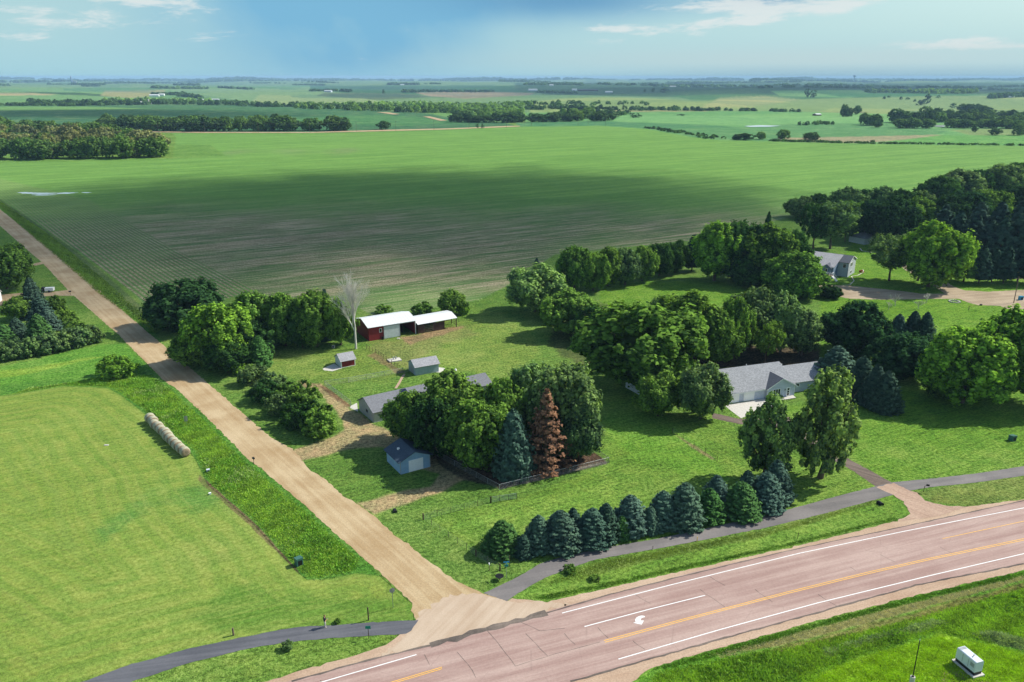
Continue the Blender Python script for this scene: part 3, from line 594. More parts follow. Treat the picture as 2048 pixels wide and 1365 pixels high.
sheet('far_field_lane', [(752, 225), (775, 225.5), (800, 229.5), (786, 230)], 0.4, M['gravel'], 0); sheet('far_field_lane', [(846, 234), (860, 234), (895, 242), (880, 242.5)], 0.4, M['gravel'], 0)
for pud in ([(34, 385.4), (52, 384.6), (70, 385.6), (96, 386), (118, 386.2), (104, 388), (80, 389), (60, 388), (46, 387.6)], [(60, 390), (78, 389.4), (98, 389.6), (120, 389), (100, 391), (76, 391.4)], [(112, 386.4), (132, 385.2), (158, 385.8), (136, 388), (116, 388.2)], [(163, 385), (185, 385.2), (176, 386.4), (166, 386.2)]):
    sheet('puddle', pud, 0.012, M['water'], 0.5, 1.2)
sheet('pond', [(1488, 253), (1520, 251.5), (1562, 252.5), (1540, 254.5), (1500, 255)], 0.3, M['water'], 0); sheet('pond', [(1862, 251.5), (1892, 251), (1888, 255), (1866, 254)], 0.3, M['water'], 0)
sheet('concrete_pad', [(645, 738), (668, 727.5), (684, 737), (665, 743), (648, 741)], 0.010, M['concrete']); sheet('concrete_pad', [(872, 745), (878, 735), (893, 737.5), (880, 745.5)], 0.010, M['concrete'])
sheet('concrete_walk', [(702, 812), (714, 806), (716, 824), (700, 816)], 0.011, M['concrete']); sheet('foot_path', [(789, 777), (797, 764), (803, 753), (808, 748), (811, 749), (806, 757), (800, 768), (794, 777)], 0.010, M['shoulder'])
sheet('concrete_patio', [(1548, 800), (1584, 790.5), (1592, 797), (1556, 803)], 0.15, M['concrete'])
# ================================================================ TREES
def leafquads(c, nrm, size, r, aspect=1.5, tone=None):
    """diamond leaf-spray faces at centres c facing nrm"""
    n = len(c); nrm = nrm/np.linalg.norm(nrm, axis=1, keepdims=True)
    a = np.cross(nrm, r.normal(size=(n, 3))); a /= np.linalg.norm(a, axis=1, keepdims=True); b = np.cross(nrm, a)
    s = (np.ones(n)*size*r.uniform(0.65, 1.35, n))[:, None]
    lift = nrm*s*0.25
    v = np.stack([c-a*s*0.5*aspect, c-b*s*0.5+lift, c+a*s*0.5*aspect, c+b*s*0.5+lift*0.5], 1).reshape(-1, 3)
    return v, np.arange(4*n).reshape(n, 4)
def crown_mesh(name, seed, h, w, base, lobes, puffs, per, leaf, shape='round', tuft=1.0, open_=0.0, matn='leaf', lumpy=1.0):
    """broadleaf crown of many small leaf sprays gathered in puffs on lobes: uneven outline, gaps, light tips"""
    r = np.random.default_rng(seed); C_, N_, T_ = [], [], []
    ch = h-base; cz = base+ch*0.5
    k = 0; L_ = []
    ga = math.pi*(3-5**0.5)
    for i in range(lobes):
        z = 1-2*(i+0.5)/lobes; rr = math.sqrt(max(0, 1-z*z)); th = ga*i+r.uniform(-.5, .5)
        p = np.array([rr*math.cos(th), rr*math.sin(th), z])
        e = r.uniform(0.62, 0.86)
        if shape == 'round': sc = np.array([w/2, w/2, ch/2])
        elif shape == 'tall': sc = np.array([w/2*(0.55+0.45*(1-z) if z > 0 else 1.0), w/2*(0.55+0.45*(1-z) if z > 0 else 1.0), ch/2])
        elif shape == 'vase': sc = np.array([w/2*(1.0 if z > -0.2 else 0.65), w/2*(1.0 if z > -0.2 else 0.65), ch/2])
        elif shape == 'dome': sc = np.array([w/2, w/2, ch*0.62 if z > 0 else ch*0.38])
        c0 = np.array([0, 0, cz if shape != 'dome' else base+ch*0.38])
        L_.append((c0+p*sc*e+r.normal(0, 0.035*w, 3)*lumpy, r.uniform(0.19, 0.30)*w*(0.8+0.2*lumpy), p))
    for lc, lr, ld in L_:
        tl = r.uniform(-0.12, 0.12)
        for j in range(puffs):
            d = r.normal(size=3)+ld*0.9+np.array([0, 0, 0.35]); d /= np.linalg.norm(d)
            pc = lc+d*lr*r.uniform(0.55, 1.0)*np.array([1, 1, 0.9]); pr = r.uniform(0.030, 0.068)*w*(9/puffs)**0.0
            tn = r.uniform(0.25, 0.75)+tl
            q = r.normal(size=(per, 3)); q /= np.linalg.norm(q, axis=1, keepdims=True)
            q = q+d*0.5; rad = pr*r.uniform(0.35, 1.25, per)[:, None]
            pts = pc+q*rad*np.array([1, 1, 1.45*tuft])
            C_.append(pts); N_.append(q+r.normal(0, 0.32, (per, 3))+np.array([0, 0, 0.30])); T_.append(np.clip(tn+r.uniform(-0.38, 0.38, per), 0, 1))
    # a little inner foliage so the crown is not hollow, inner shade put into its tone
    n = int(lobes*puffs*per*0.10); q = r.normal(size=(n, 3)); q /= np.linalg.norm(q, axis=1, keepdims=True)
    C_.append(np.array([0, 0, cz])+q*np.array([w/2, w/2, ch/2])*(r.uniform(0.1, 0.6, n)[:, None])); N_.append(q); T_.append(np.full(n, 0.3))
    c = np.concatenate(C_); nn = np.concatenate(N_); t = np.concatenate(T_)
    v, f = leafquads(c, nn, leaf, r)
    rad = np.hypot(v[:, 0], v[:, 1]); v[:, :2] *= (w/2)/np.percentile(rad, 96); lo, hi = np.percentile(v[:, 2], 1), v[:, 2].max()
    v[:, 2] = base+(v[:, 2]-lo)*(h-base)/(hi-lo); v[:, 2] = np.maximum(v[:, 2], 0.05)
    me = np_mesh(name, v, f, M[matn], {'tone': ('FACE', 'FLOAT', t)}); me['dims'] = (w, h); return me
def conifer_mesh(name, seed, h, w, tiers, nb, leaf, per=6, gap=0.03, droop=0.25, power=0.85, sparse=0.0):
    r = np.random.default_rng(seed); C_, N_, T_ = [], [], []
    for i in range(tiers):
        u = i/(tiers-1); z = h*(gap+(0.96-gap)*u); Lb = w/2*(1-u)**power*(0.90+0.14*math.sin(i*2.4))+0.05*w*(1-u)+0.02*w
        if u < 0.12: Lb *= 0.82+1.5*u
        k = max(4, int(nb*(0.35+0.65*(1-u))))
        for j in range(k):
            if r.random() < sparse: continue
            a = 2*math.pi*(j+r.uniform(-.35, .35))/k+i*1.3; ln = Lb*r.uniform(0.80, 1.12); dr = droop*r.uniform(0.6, 1.3)
            tn = r.uniform(0.2, 0.8); m = per*4
            s = r.uniform(0.30, 1.0, m)**0.7; wd = 0.17*ln*(1.1-s)+0.04*w
            x = ln*s; yy = r.uniform(-1, 1, m)*wd; zz = -dr*ln*np.sin(s*2.6)*0.6+0.18*ln*np.maximum(s-0.75, 0)*2+r.normal(0, 0.012*h, m)
            px_ = x*math.cos(a)-yy*math.sin(a); py_ = x*math.sin(a)+yy*math.cos(a)
            C_.append(np.stack([px_, py_, z+zz], 1)); out = np.array([math.cos(a), math.sin(a), 0])
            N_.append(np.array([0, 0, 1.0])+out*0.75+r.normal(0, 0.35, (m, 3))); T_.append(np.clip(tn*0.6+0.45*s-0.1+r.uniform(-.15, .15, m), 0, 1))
    c = np.concatenate(C_); nn = np.concatenate(N_); t = np.concatenate(T_)
    v, f = leafquads(c, nn, leaf, r, 1.7)
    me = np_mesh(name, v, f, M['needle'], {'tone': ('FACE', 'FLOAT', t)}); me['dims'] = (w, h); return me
def bar(mb, p, q, r0, r1, n=6): mb.tube(p, q, r0, r1, n, cap=False)
def trunk_mesh(name, seed, h, w, r0, limbs=6, top=0.75, lean=0.0, matn='bark'):
    r = random.Random(seed); mb = MB(); p = Vector((0, 0, -0.1)); rad = r0*1.25; pts = [(p, rad)]
    for i in range(1, 6):
        q = Vector((lean*h*i/6+r.uniform(-.02, .02)*h, r.uniform(-.02, .02)*h, h*top*i/5)); pts.append((q, r0*(1-0.16*i)))
    for (a, ra_), (b, rb_) in zip(pts, pts[1:]): bar(mb, a, b, ra_, rb_, 8)
    for i in range(limbs):
        k = r.randint(1, 3); a, ra_ = pts[k]; a = a.lerp(pts[k+1][0], r.random()); th = 6.283*i/limbs+r.uniform(-.4, .4)
        e = a+Vector((math.cos(th)*w*0.36, math.sin(th)*w*0.36, h*r.uniform(0.18, 0.34))); mid = a.lerp(e, 0.5)+Vector((0, 0, -0.03*h))
        bar(mb, a, mid, ra_*0.5, ra_*0.35, 5); bar(mb, mid, e, ra_*0.35, ra_*0.1, 5)
    me = mb.build(name, M[matn], smooth=True, fix=False)
    m2 = me.data; bpy.data.objects.remove(me); m2['dims'] = (w, h); return m2
def bare_mesh(name, seed, h, w, matn='greybark', depth=5, r0=0.35):
    r = random.Random(seed); mb = MB()
    def grow(p, d, ln, rad, k):
        q = p+d*ln; bar(mb, p, q, rad, rad*0.62, 6 if k > 2 else 3)
        if k == 0: return
        for i in range(3 if k > 1 else 4):
            s = r.uniform(0.45, 1.0); a = p.lerp(q, s); nd = (d+Vector((r.uniform(-1, 1), r.uniform(-1, 1), r.uniform(-.25, .6)))*0.62).normalized()
            grow(a, nd, ln*r.uniform(0.55, 0.78), rad*0.5, k-1)
        grow(q, (d+Vector((r.uniform(-.25, .25), r.uniform(-.25, .25), 0.12))).normalized(), ln*0.72, rad*0.6, k-1)
    grow(Vector((0, 0, -.1)), Vector((0.02, 0, 1)), h*0.30, r0, depth)
    # fit to the wanted size
    vs = np.array([tuple(v) for v in mb.v]); s = h/vs[:, 2].max(); vs *= s; mb.v = [tuple(x) for x in vs]
    o = mb.build(name, M[matn], fix=False); m2 = o.data; bpy.data.objects.remove(o); m2['dims'] = (max(np.ptp(vs[:, 0]), np.ptp(vs[:, 1])), h); return m2

PR = {}   # kind -> (crown meshes, trunk mesh)
PR['maple'] = ([crown_mesh('maple_crown', 10+i, 12, 10, 1.6, 30, 20, 44, 0.40, 'round', 1.15) for i in range(3)], trunk_mesh('maple_trunk', 1, 12, 10, 0.24))
PR['dense'] = ([crown_mesh('dense_crown', 20+i, 10, 10, 0.5, 32, 18, 42, 0.38, 'dome', 1.0, lumpy=0.5) for i in range(2)], trunk_mesh('dense_trunk', 2, 10, 10, 0.30))
PR['tall'] = ([crown_mesh('tall_crown', 30+i, 14, 8, 1.8, 30, 18, 42, 0.36, 'tall', 1.5) for i in range(2)], trunk_mesh('tall_trunk', 3, 14, 8, 0.30, 7))
PR['oval'] = ([crown_mesh('oval_crown', 34+i, 14, 8, 1.9, 26, 15, 40, 0.36, 'tall', 1.15, lumpy=1.4) for i in range(2)], trunk_mesh('oval_trunk', 8, 14, 8, 0.34, 8))
PR['loose'] = ([crown_mesh('loose_crown', 40+i, 12, 10, 3.4, 22, 12, 34, 0.40, 'vase', 1.1, lumpy=1.5) for i in range(2)], trunk_mesh('loose_trunk', 4, 12, 10, 0.24, 9))
PR['shrub'] = ([crown_mesh('shrub_crown', 50+i, 4, 4.4, 0.0, 16, 12, 30, 0.24, 'dome', 1.1, lumpy=0.8) for i in range(2)], None)
PR['spruce'] = ([conifer_mesh('spruce_crown', 60+i, 8, 5.4, 34, 18, 0.24, 9, power=0.55) for i in range(3)], trunk_mesh('spruce_trunk', 5, 8, 2, 0.13, 0, 0.9))
PR['pine'] = ([conifer_mesh('pine_crown', 70+i, 12, 6, 22, 12, 0.5, 5, 0.16, 0.1, 0.6, 0.08) for i in range(2)], trunk_mesh('pine_trunk', 6, 12, 2, 0.18, 0, 0.9))
PR['deadspruce'] = ([conifer_mesh('dead_spruce_crown', 80, 12, 6.2, 26, 12, 0.22, 6, 0.05, 0.2, 0.75, 0.25)], trunk_mesh('dead_spruce_trunk', 7, 12, 2.6, 0.2, 16, 0.95))
PR['bare'] = (None, bare_mesh('bare_tree_mesh', 9, 14, 8, depth=6, r0=0.19))
PR['twiggy'] = (None, bare_mesh('twiggy_mesh', 12, 3, 3, 'palebark', 4, 0.06))
def far_proto(name, seed, h, w, base, shape, lobes=12, puffs=5, per=9, leaf=1.25):
    me = crown_mesh(name, seed, h, w, base, lobes, puffs, per, leaf, shape, 1.1)
    return me
PR['far'] = ([far_proto('far_crown', 90, 14, 12, 0.6, 'round'), far_proto('far_crown', 91, 14, 12, 0.3, 'dome'), far_proto('far_crown', 92, 16, 10, 1.0, 'tall')], None)
PR['mid'] = ([crown_mesh('mid_crown', 95+i, 14, 12, (0.6, 0.2, 1.2)[i], 22, 12, 16, 0.72, ('round', 'dome', 'tall')[i], 1.15) for i in range(3)], None)
# foliage albedo
K = 1.12
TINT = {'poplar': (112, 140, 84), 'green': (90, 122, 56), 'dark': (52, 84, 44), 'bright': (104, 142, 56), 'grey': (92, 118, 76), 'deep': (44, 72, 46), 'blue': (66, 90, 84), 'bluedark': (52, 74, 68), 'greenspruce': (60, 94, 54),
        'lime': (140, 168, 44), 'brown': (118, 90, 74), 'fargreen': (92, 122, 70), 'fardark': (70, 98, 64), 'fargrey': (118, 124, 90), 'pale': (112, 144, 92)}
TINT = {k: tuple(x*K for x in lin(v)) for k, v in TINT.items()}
rt = random.Random(4)
def put_tree(kind, tint, pos, h, wd, label, cat='tree', group=None, name=None, lean=0.0):
    crowns, trunk = PR[kind]
    nm = name or {'spruce': 'spruce_tree', 'pine': 'pine_tree', 'deadspruce': 'dead_spruce_tree', 'bare': 'dead_tree', 'shrub': 'shrub', 'twiggy': 'bare_shrub'}.get(kind, 'leafy_tree')
    c = rt.choice(crowns) if crowns else None
    ref = (c or trunk)['dims']; sx = wd/ref[0]*(1.07 if kind in ('maple', 'dense', 'tall') else 1.0); sz = h/ref[1]; rz = rt.uniform(0, 6.28)
    v = rt.uniform(0.88, 1.12); tc_ = TINT[tint]; colr = (tc_[0]*v*rt.uniform(.94, 1.06), tc_[1]*v, tc_[2]*v*rt.uniform(.92, 1.08), 1)
    if trunk is None or crowns is None:
        o = link_mesh(nm, c or trunk); o.location = pos; o.scale = (sx, sx, sz); o.rotation_euler = (0, 0, rz); o.color = colr
        return tag(o, label, cat, group)
    e = empty(nm, pos, rz, label, cat, group)
    a = link_mesh('crown', c, e); a.scale = (sx, sx*rt.uniform(.92, 1.08), sz); a.color = colr; a.rotation_euler = (lean, 0, 0)
    b = link_mesh('trunk', trunk, e); b.scale = ((sx+sz)/2, (sx+sz)/2, sz); b.rotation_euler = (lean, 0, 0)
    return e
def T(kind, tint, bx, by, top, wpx, label, cat='tree', group=None, **k):
    ex = k.pop('exact', False)
    if kind in ('spruce', 'shrub', 'dense', 'pine') and by > 400 and not ex: by = by-wpx*0.5*math.sin(PITCH+math.atan((by-682.5)/F))*(0.55 if kind == 'pine' else 0.8)
    p = G(bx, by, 0 if by > 330 else None); return put_tree(kind, tint, p, max(0.6, ztop(p, top)-p.z), wpx*mpp(p), label, cat, group, **k)

NG = 'trees of the farm grove beside the gravel road'
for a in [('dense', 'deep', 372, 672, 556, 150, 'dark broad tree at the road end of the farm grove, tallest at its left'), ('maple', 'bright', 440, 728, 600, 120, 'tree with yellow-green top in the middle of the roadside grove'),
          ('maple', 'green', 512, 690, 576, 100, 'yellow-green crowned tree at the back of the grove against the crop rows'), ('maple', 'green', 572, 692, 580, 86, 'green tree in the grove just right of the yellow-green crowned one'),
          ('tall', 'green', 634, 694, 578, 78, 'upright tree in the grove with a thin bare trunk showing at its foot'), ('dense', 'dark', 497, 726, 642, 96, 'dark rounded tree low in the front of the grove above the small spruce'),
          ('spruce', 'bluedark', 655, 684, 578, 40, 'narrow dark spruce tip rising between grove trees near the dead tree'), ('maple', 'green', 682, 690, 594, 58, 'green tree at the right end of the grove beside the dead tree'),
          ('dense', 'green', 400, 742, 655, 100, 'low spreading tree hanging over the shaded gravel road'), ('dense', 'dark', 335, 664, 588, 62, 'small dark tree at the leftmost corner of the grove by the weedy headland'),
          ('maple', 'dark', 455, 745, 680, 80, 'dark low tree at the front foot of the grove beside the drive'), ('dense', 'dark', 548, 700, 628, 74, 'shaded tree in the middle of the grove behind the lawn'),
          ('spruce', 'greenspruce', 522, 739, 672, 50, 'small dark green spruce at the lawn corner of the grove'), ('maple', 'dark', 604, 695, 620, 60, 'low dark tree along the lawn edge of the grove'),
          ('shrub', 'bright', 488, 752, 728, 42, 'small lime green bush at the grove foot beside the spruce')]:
    T(*a, cat='shrub' if a[0] == 'shrub' else 'tree', group=NG)
T('bare', 'grey', 712, 698, 540, 92, 'tall leafless dead tree with white branches in front of the red barn', 'dead tree')
HG = 'bushes of the hedge between the gravel road and the farm drive'
for i, a in enumerate([(508, 775, 728, 60, 'grey'), (545, 792, 745, 66, 'grey'), (532, 812, 760, 62, 'dark'), (575, 818, 765, 70, 'green'), (560, 838, 785, 60, 'grey'), (606, 836, 762, 74, 'green'), (592, 862, 806, 70, 'dark'), (640, 882, 812, 76, 'green'), (622, 872, 800, 60, 'dark')]):
    lb = ['greyish bush at the grove end of the roadside hedge', 'greyish bush behind the first one on the yard side of the hedge', 'dark bush at the road side near the upper end of the hedge', 'green bush on the yard side of the hedge, fourth from the grove',
          'greyish bush at the road side in the middle of the hedge', 'tall light green bush on the yard side near the lower end of the hedge', 'dark bush at the road side before the last large bush', 'largest round bush at the lower end of the hedge by the farm drive', 'dark bush tucked behind the last round bush of the hedge'][i]
    T('shrub', a[4], *a[:4], lb, 'bush', HG)
LY = 'trees of the yard left of the gravel road'
T('maple', 'green', 14, 578, 486, 100, 'large green tree at the left frame edge above the white house', group=LY)
T('spruce', 'bluedark', 72, 640, 556, 56, 'tall blue spruce nearest the lane in the left yard', group=LY); T('spruce', 'bluedark', 88, 664, 596, 60, 'blue spruce in the middle of the left yard row', group=LY)
T('spruce', 'blue', 100, 668, 616, 44, 'small pale-tipped blue spruce beside the left hedge', group=LY); T('spruce', 'greenspruce', 82, 690, 628, 56, 'green spruce in the left yard just above the hedge', group=LY)
T('maple', 'green', 40, 640, 590, 52, 'small green tree on the lawn in front of the white house', group=LY); T('spruce', 'bluedark', 38, 684, 636, 46, 'dark blue spruce on the shaded lawn left of the green spruce', group=LY)
T('spruce', 'greenspruce', 10, 692, 648, 50, 'low green spruce at the left frame edge above the hedge', group=LY)
for i, (x, y, t, wd) in enumerate([(110, 630, 590, 46), (132, 655, 616, 44), (152, 672, 638, 42)]):
    T('shrub', 'green', x, y, t, wd, ['green bush at the road side of the left yard, nearest the lane', 'green bush on the road side of the left yard, second from the lane', 'green bush on the road side of the left yard, third from the lane'][i], 'bush', 'roadside bushes of the left yard')
od = ['leftmost', 'second from the left', 'third from the left', 'fourth from the left', 'fifth from the left', 'sixth from the left', 'seventh from the left', 'eighth from the left', 'rightmost']
for i, (x, y, t, wd) in enumerate([(-16, 728, 676, 54), (14, 726, 680, 52), (42, 722, 676, 54), (70, 717, 672, 52), (98, 712, 666, 56), (124, 706, 660, 54), (148, 700, 654, 54), (170, 695, 650, 54), (188, 690, 648, 40)]):
    T('shrub', 'grey', x, y, t, wd, 'greyish bush, %s in the hedge along the left yard' % od[i], 'bush', 'hedge along the left yard')
T('shrub', 'bright', 234, 764, 706, 78, 'light green bush standing alone beside the shaded gravel road', 'bush')
CG = 'trees around the farmhouse'
for a in [('maple', 'green', 824, 884, 776, 100, 'spreading tree hanging over the farmhouse roof, leftmost of the house grove'), ('maple', 'green', 905, 888, 738, 120, 'tall green tree behind the house grove with the house roof at its left'),
          ('maple', 'dark', 870, 915, 790, 100, 'dark tree right behind the small blue garage'), ('maple', 'green', 950, 936, 792, 118, 'big front tree of the house grove with a pale trunk at the fence'),
          ('maple', 'green', 1000, 900, 748, 100, 'green tree in the middle of the house grove behind the blue spruce'), ('dense', 'grey', 1062, 900, 720, 108, 'round grey-green tree at the top of the house grove behind the brown spruce'),
          ('maple', 'grey', 1130, 900, 724, 140, 'large pale-tipped tree at the right end of the house grove'), ('tall', 'grey', 1160, 922, 800, 76, 'lower pale-green tree at the right fence corner of the house grove'),
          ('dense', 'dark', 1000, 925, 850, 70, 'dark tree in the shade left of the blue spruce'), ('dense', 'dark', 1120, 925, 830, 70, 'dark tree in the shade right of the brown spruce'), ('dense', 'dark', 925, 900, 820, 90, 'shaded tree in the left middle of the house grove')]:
    T(*a, group=CG)
T('spruce', 'blue', 1027, 950, 818, 86, 'tall blue spruce inside the chain link fence corner', exact=True); T('deadspruce', 'brown', 1092, 940, 776, 106, 'dead spruce with rusty brown needles in the house grove', 'dead tree')
SP = 'spruces in the row along the asphalt trail'
row = [(1005, 1119, 1042, 66, 'greenspruce', 'first dark green spruce at the gravel road end of the spruce row'), (1047, 1121, 1070, 38, 'bluedark', 'small spruce squeezed beside the first spruce of the row'), (1077, 1112, 1031, 56, 'blue', 'blue spruce, third from the left end of the trail row'),
       (1120, 1114, 1021, 68, 'blue', 'broad blue spruce, fourth from the left end of the trail row'), (1145, 1088, 1016, 40, 'bluedark', 'spruce top showing behind the fourth and sixth spruces of the row'), (1183, 1102, 1017, 66, 'blue', 'broad blue spruce, sixth from the left end of the trail row'),
       (1210, 1090, 1007, 52, 'bluedark', 'darker spruce behind the sixth spruce of the trail row'), (1243, 1084, 1032, 32, 'greenspruce', 'small green spruce left of a tall blue one in the trail row'), (1259, 1079, 991, 66, 'blue', 'tall blue spruce, ninth from the left in the trail row'),
       (1299, 1073, 1013, 34, 'blue', 'slim small blue spruce in the middle of the trail row'), (1324, 1066, 982, 58, 'blue', 'blue spruce just right of the slim small one'), (1367, 1066, 966, 68, 'blue', 'tallest blue spruce in the middle of the trail row'),
       (1416, 1052, 977, 54, 'greenspruce', 'dark olive spruce among the blue ones of the trail row'), (1430, 1034, 951, 56, 'blue', 'blue spruce top behind the dark olive spruce'), (1479, 1047, 964, 68, 'greenspruce', 'broad green spruce near the right end of the trail row'),
       (1490, 1020, 941, 44, 'bluedark', 'spruce behind the broad green one near the right end'), (1529, 1030, 944, 64, 'blue', 'blue spruce near the right end touching the trail'), (1548, 1016, 920, 56, 'blue', 'tall blue spruce at the right end of the trail row')]
for x, y, t, wd, tn, lb in row: T('spruce', tn, x, y, t, wd*1.28, lb, group=SP)
T('oval', 'poplar', 1527, 962, 786, 108, 'tall grey-green tree on the lawn with its shadow toward the spruce row'); T('oval', 'poplar', 1640, 956, 730, 128, 'tallest lawn tree with a thick pale trunk beside the brown driveway')
T('maple', 'grey', 1401, 838, 722, 98, 'round grey-green tree at the garage end of the pale ranch house'); T('maple', 'green', 1316, 832, 740, 96, 'bushy green tree between the wooden fence and the ranch house')
RG = 'trees behind the ranch house'
for a in [('maple', 'green', 1275, 775, 597, 222, 'huge spreading tree left of the ranch house, broadest in the photo'), ('maple', 'green', 1366, 720, 576, 130, 'bright-topped tall tree right behind the huge spreading tree'), ('dense', 'grey', 1320, 690, 590, 90, 'grey-green tree top between the huge tree and the bright-topped one'),
          ('maple', 'green', 1432, 728, 612, 92, 'tree left of the ranch house roof in the shade of the wood'), ('tall', 'green', 1464, 722, 592, 66, 'narrow tree right behind the left end of the ranch roof'), ('maple', 'grey', 1500, 700, 568, 110, 'broad grey-green tree in the back of the ranch house wood'),
          ('maple', 'grey', 1560, 706, 582, 94, 'grey-green tree above the ridge of the ranch house'), ('tall', 'grey', 1602, 712, 618, 66, 'tree at the right end of the ranch house wood with a leaning trunk'), ('loose', 'green', 1530, 726, 640, 70, 'open tree with dark trunk right behind the ranch roof'),
          ('dense', 'deep', 1704, 722, 600, 128, 'big very dark round tree between the two houses'), ('dense', 'deep', 1800, 768, 664, 120, 'very dark dome-shaped tree right of the dark round one'), ('dense', 'deep', 1660, 600, 570, 44, 'small dark tree beside the parking pad of the blue-grey house'),
          ('maple', 'bright', 1924, 806, 654, 160, 'large bright-tipped tree on the right lawn, front one of the pair'), ('maple', 'bright', 2006, 792, 610, 130, 'large bright-tipped tree behind and right of the front lawn tree'), ('maple', 'green', 2070, 812, 640, 110, 'large tree cut by the right frame edge'),
          ('dense', 'green', 1876, 800, 708, 70, 'low dark foliage tree at the left foot of the bright-tipped pair')]:
    T(*a, group=RG)
for x, y, t, wd, tn, lb in [(1668, 782, 692, 96, 'blue', 'broad blue spruce over the right end of the ranch roof'), (1718, 806, 712, 76, 'bluedark', 'dark blue spruce, second behind the tall lawn tree'), (1745, 822, 728, 58, 'bluedark', 'dark spruce between the second spruce and the last one'), (1768, 832, 742, 70, 'bluedark', 'last dark spruce toward the right lawn'), (1792, 690, 628, 46, 'blue', 'left spruce of the small blue cluster behind the dark trees'),
                            (1822, 690, 622, 48, 'bluedark', 'middle spruce of the small blue cluster behind the dark trees'), (1846, 694, 624, 46, 'bluedark', 'right spruce of the small blue cluster behind the dark trees')]:
    T('spruce', tn, x, y, t, wd, lb, group='spruces around the ranch house')
T('twiggy', 'grey', 1790, 612, 588, 30, 'small leafless ornamental shrub on the lawn by the curved drive', 'shrub', 'bare ornamental shrubs'); T('twiggy', 'grey', 1853, 606, 586, 26, 'second small bare shrub along the curved drive', 'shrub', 'bare ornamental shrubs')
T('twiggy', 'grey', 1836, 618, 600, 26, 'low bare shrub nearest the middle of the lawn below the drive', 'shrub', 'bare ornamental shrubs'); T('twiggy', 'grey', 1777, 620, 603, 20, 'low bare shrub at the left of the lawn below the drive', 'shrub', 'bare ornamental shrubs')
DG = 'trees of the middle row behind the barn meadow'
for a in [('maple', 'pale', 1070, 624, 524, 112, 'pale green round tree at the left end of the meadow row'), ('maple', 'green', 1106, 640, 588, 66, 'smaller tree in front of the pale one with its trunk on the meadow'), ('maple', 'green', 1140, 668, 578, 100, 'green tree with dark trunk at the near end of the meadow row'), ('dense', 'dark', 1180, 690, 610, 70, 'dark tree between the meadow row and the huge tree'),
          ('maple', 'green', 1148, 580, 490, 72, 'first tree at the left of the long back row by the crop field'), ('maple', 'green', 1186, 582, 502, 60, 'second tree in the long back row by the crop field'), ('tall', 'green', 1216, 572, 490, 56, 'third tree in the long back row with a bare stem'), ('tall', 'grey', 1250, 570, 494, 56, 'fourth tree in the long back row with a bare stem'),
          ('maple', 'green', 1284, 562, 488, 56, 'fifth tree in the long back row'), ('maple', 'dark', 1318, 552, 484, 54, 'sixth tree in the long back row'), ('maple', 'dark', 1350, 546, 478, 52, 'seventh tree in the long back row'), ('pine', 'bluedark', 1383, 545, 470, 42, 'dark narrow evergreen before the tall back group'),
          ('spruce', 'bluedark', 1073, 560, 516, 22, 'dark spruce tip poking above the pale green tree')]:
    T(*a, group=DG)
BG = 'trees of the tall back group left of the blue-grey house'
for a in [('tall', 'bright', 1428, 562, 440, 84, 'bright green tall tree at the left of the tall back group'), ('maple', 'dark', 1474, 560, 436, 90, 'dark tree at the top of the tall back group'), ('maple', 'green', 1534, 566, 444, 100, 'green tree right of the dark top of the back group'), ('tall', 'dark', 1584, 560, 456, 60, 'tree at the right of the back group against the crop field'),
          ('dense', 'green', 1588, 606, 500, 112, 'round tree covering the left end of the blue-grey house'), ('dense', 'dark', 1500, 580, 510, 90, 'dark lower tree in the front of the back group'), ('spruce', 'deep', 1527, 545, 424, 34, 'thin spruce tip above the tall back group')]:
    T(*a, group=BG)
T('loose', 'dark', 1626, 500, 402, 66, 'dark tree on the upper lawn, left of the leaning one'); T('loose', 'grey', 1660, 498, 400, 112, 'spreading leaning tree with pale leaves on the upper lawn', lean=0.06); T('loose', 'grey', 1690, 484, 440, 44, 'small pale tree at the right of the leaning tree')
T('loose', 'grey', 1778, 562, 466, 100, 'airy tree with layered branches on the lawn beside the blue-grey house'); T('maple', 'bright', 1856, 574, 436, 122, 'bright green tall tree over the farmyard drive'); T('loose', 'dark', 1835, 562, 452, 78, 'dark trunked tree just behind the bright green tall tree')
PG = 'pines along the drive at the right'
for i, (x, y, t, wd) in enumerate([(1927, 568, 478, 58), (1957, 570, 492, 46), (1983, 568, 498, 40), (2006, 570, 492, 44), (2034, 568, 486, 48), (2062, 572, 480, 50)]):
    T('pine', 'bluedark' if i else 'green', x, y, t, wd, 'pine with bare lower trunk, %s along the drive' % od[i], group=PG)
# the big wood at the upper right: back row, second row, pine row
WB = [(1600, 440, 392, 60), (1640, 432, 386, 62), (1692, 440, 372, 74), (1730, 440, 374, 64), (1768, 440, 370, 66), (1800, 445, 376, 66), (1840, 450, 380, 62), (1872, 420, 348, 74), (1915, 410, 334, 90), (1960, 405, 338, 80), (2000, 400, 326, 84), (2040, 395, 322, 84), (2080, 400, 330, 80)]
W2 = [(1700, 470, 400, 70), (1745, 482, 396, 74), (1790, 492, 392, 80), (1830, 470, 390, 76), (1880, 470, 386, 80), (1925, 466, 380, 84), (1970, 460, 376, 84), (2015, 455, 368, 84), (2060, 460, 366, 84)]
W3 = [(1880, 500, 410, 62), (1910, 510, 420, 58), (1940, 520, 428, 58), (1968, 528, 436, 56), (1996, 530, 432, 58), (2026, 532, 428, 60), (2056, 534, 430, 60), (1950, 490, 404, 60), (1990, 495, 404, 60), (2030, 498, 402, 60)]
nm_ = ['first', 'second', 'third', 'fourth', 'fifth', 'sixth', 'seventh', 'eighth', 'ninth', 'tenth', 'eleventh', 'twelfth', 'thirteenth', 'fourteenth', 'fifteenth', 'sixteenth', 'seventeenth', 'eighteenth', 'nineteenth', 'twentieth']
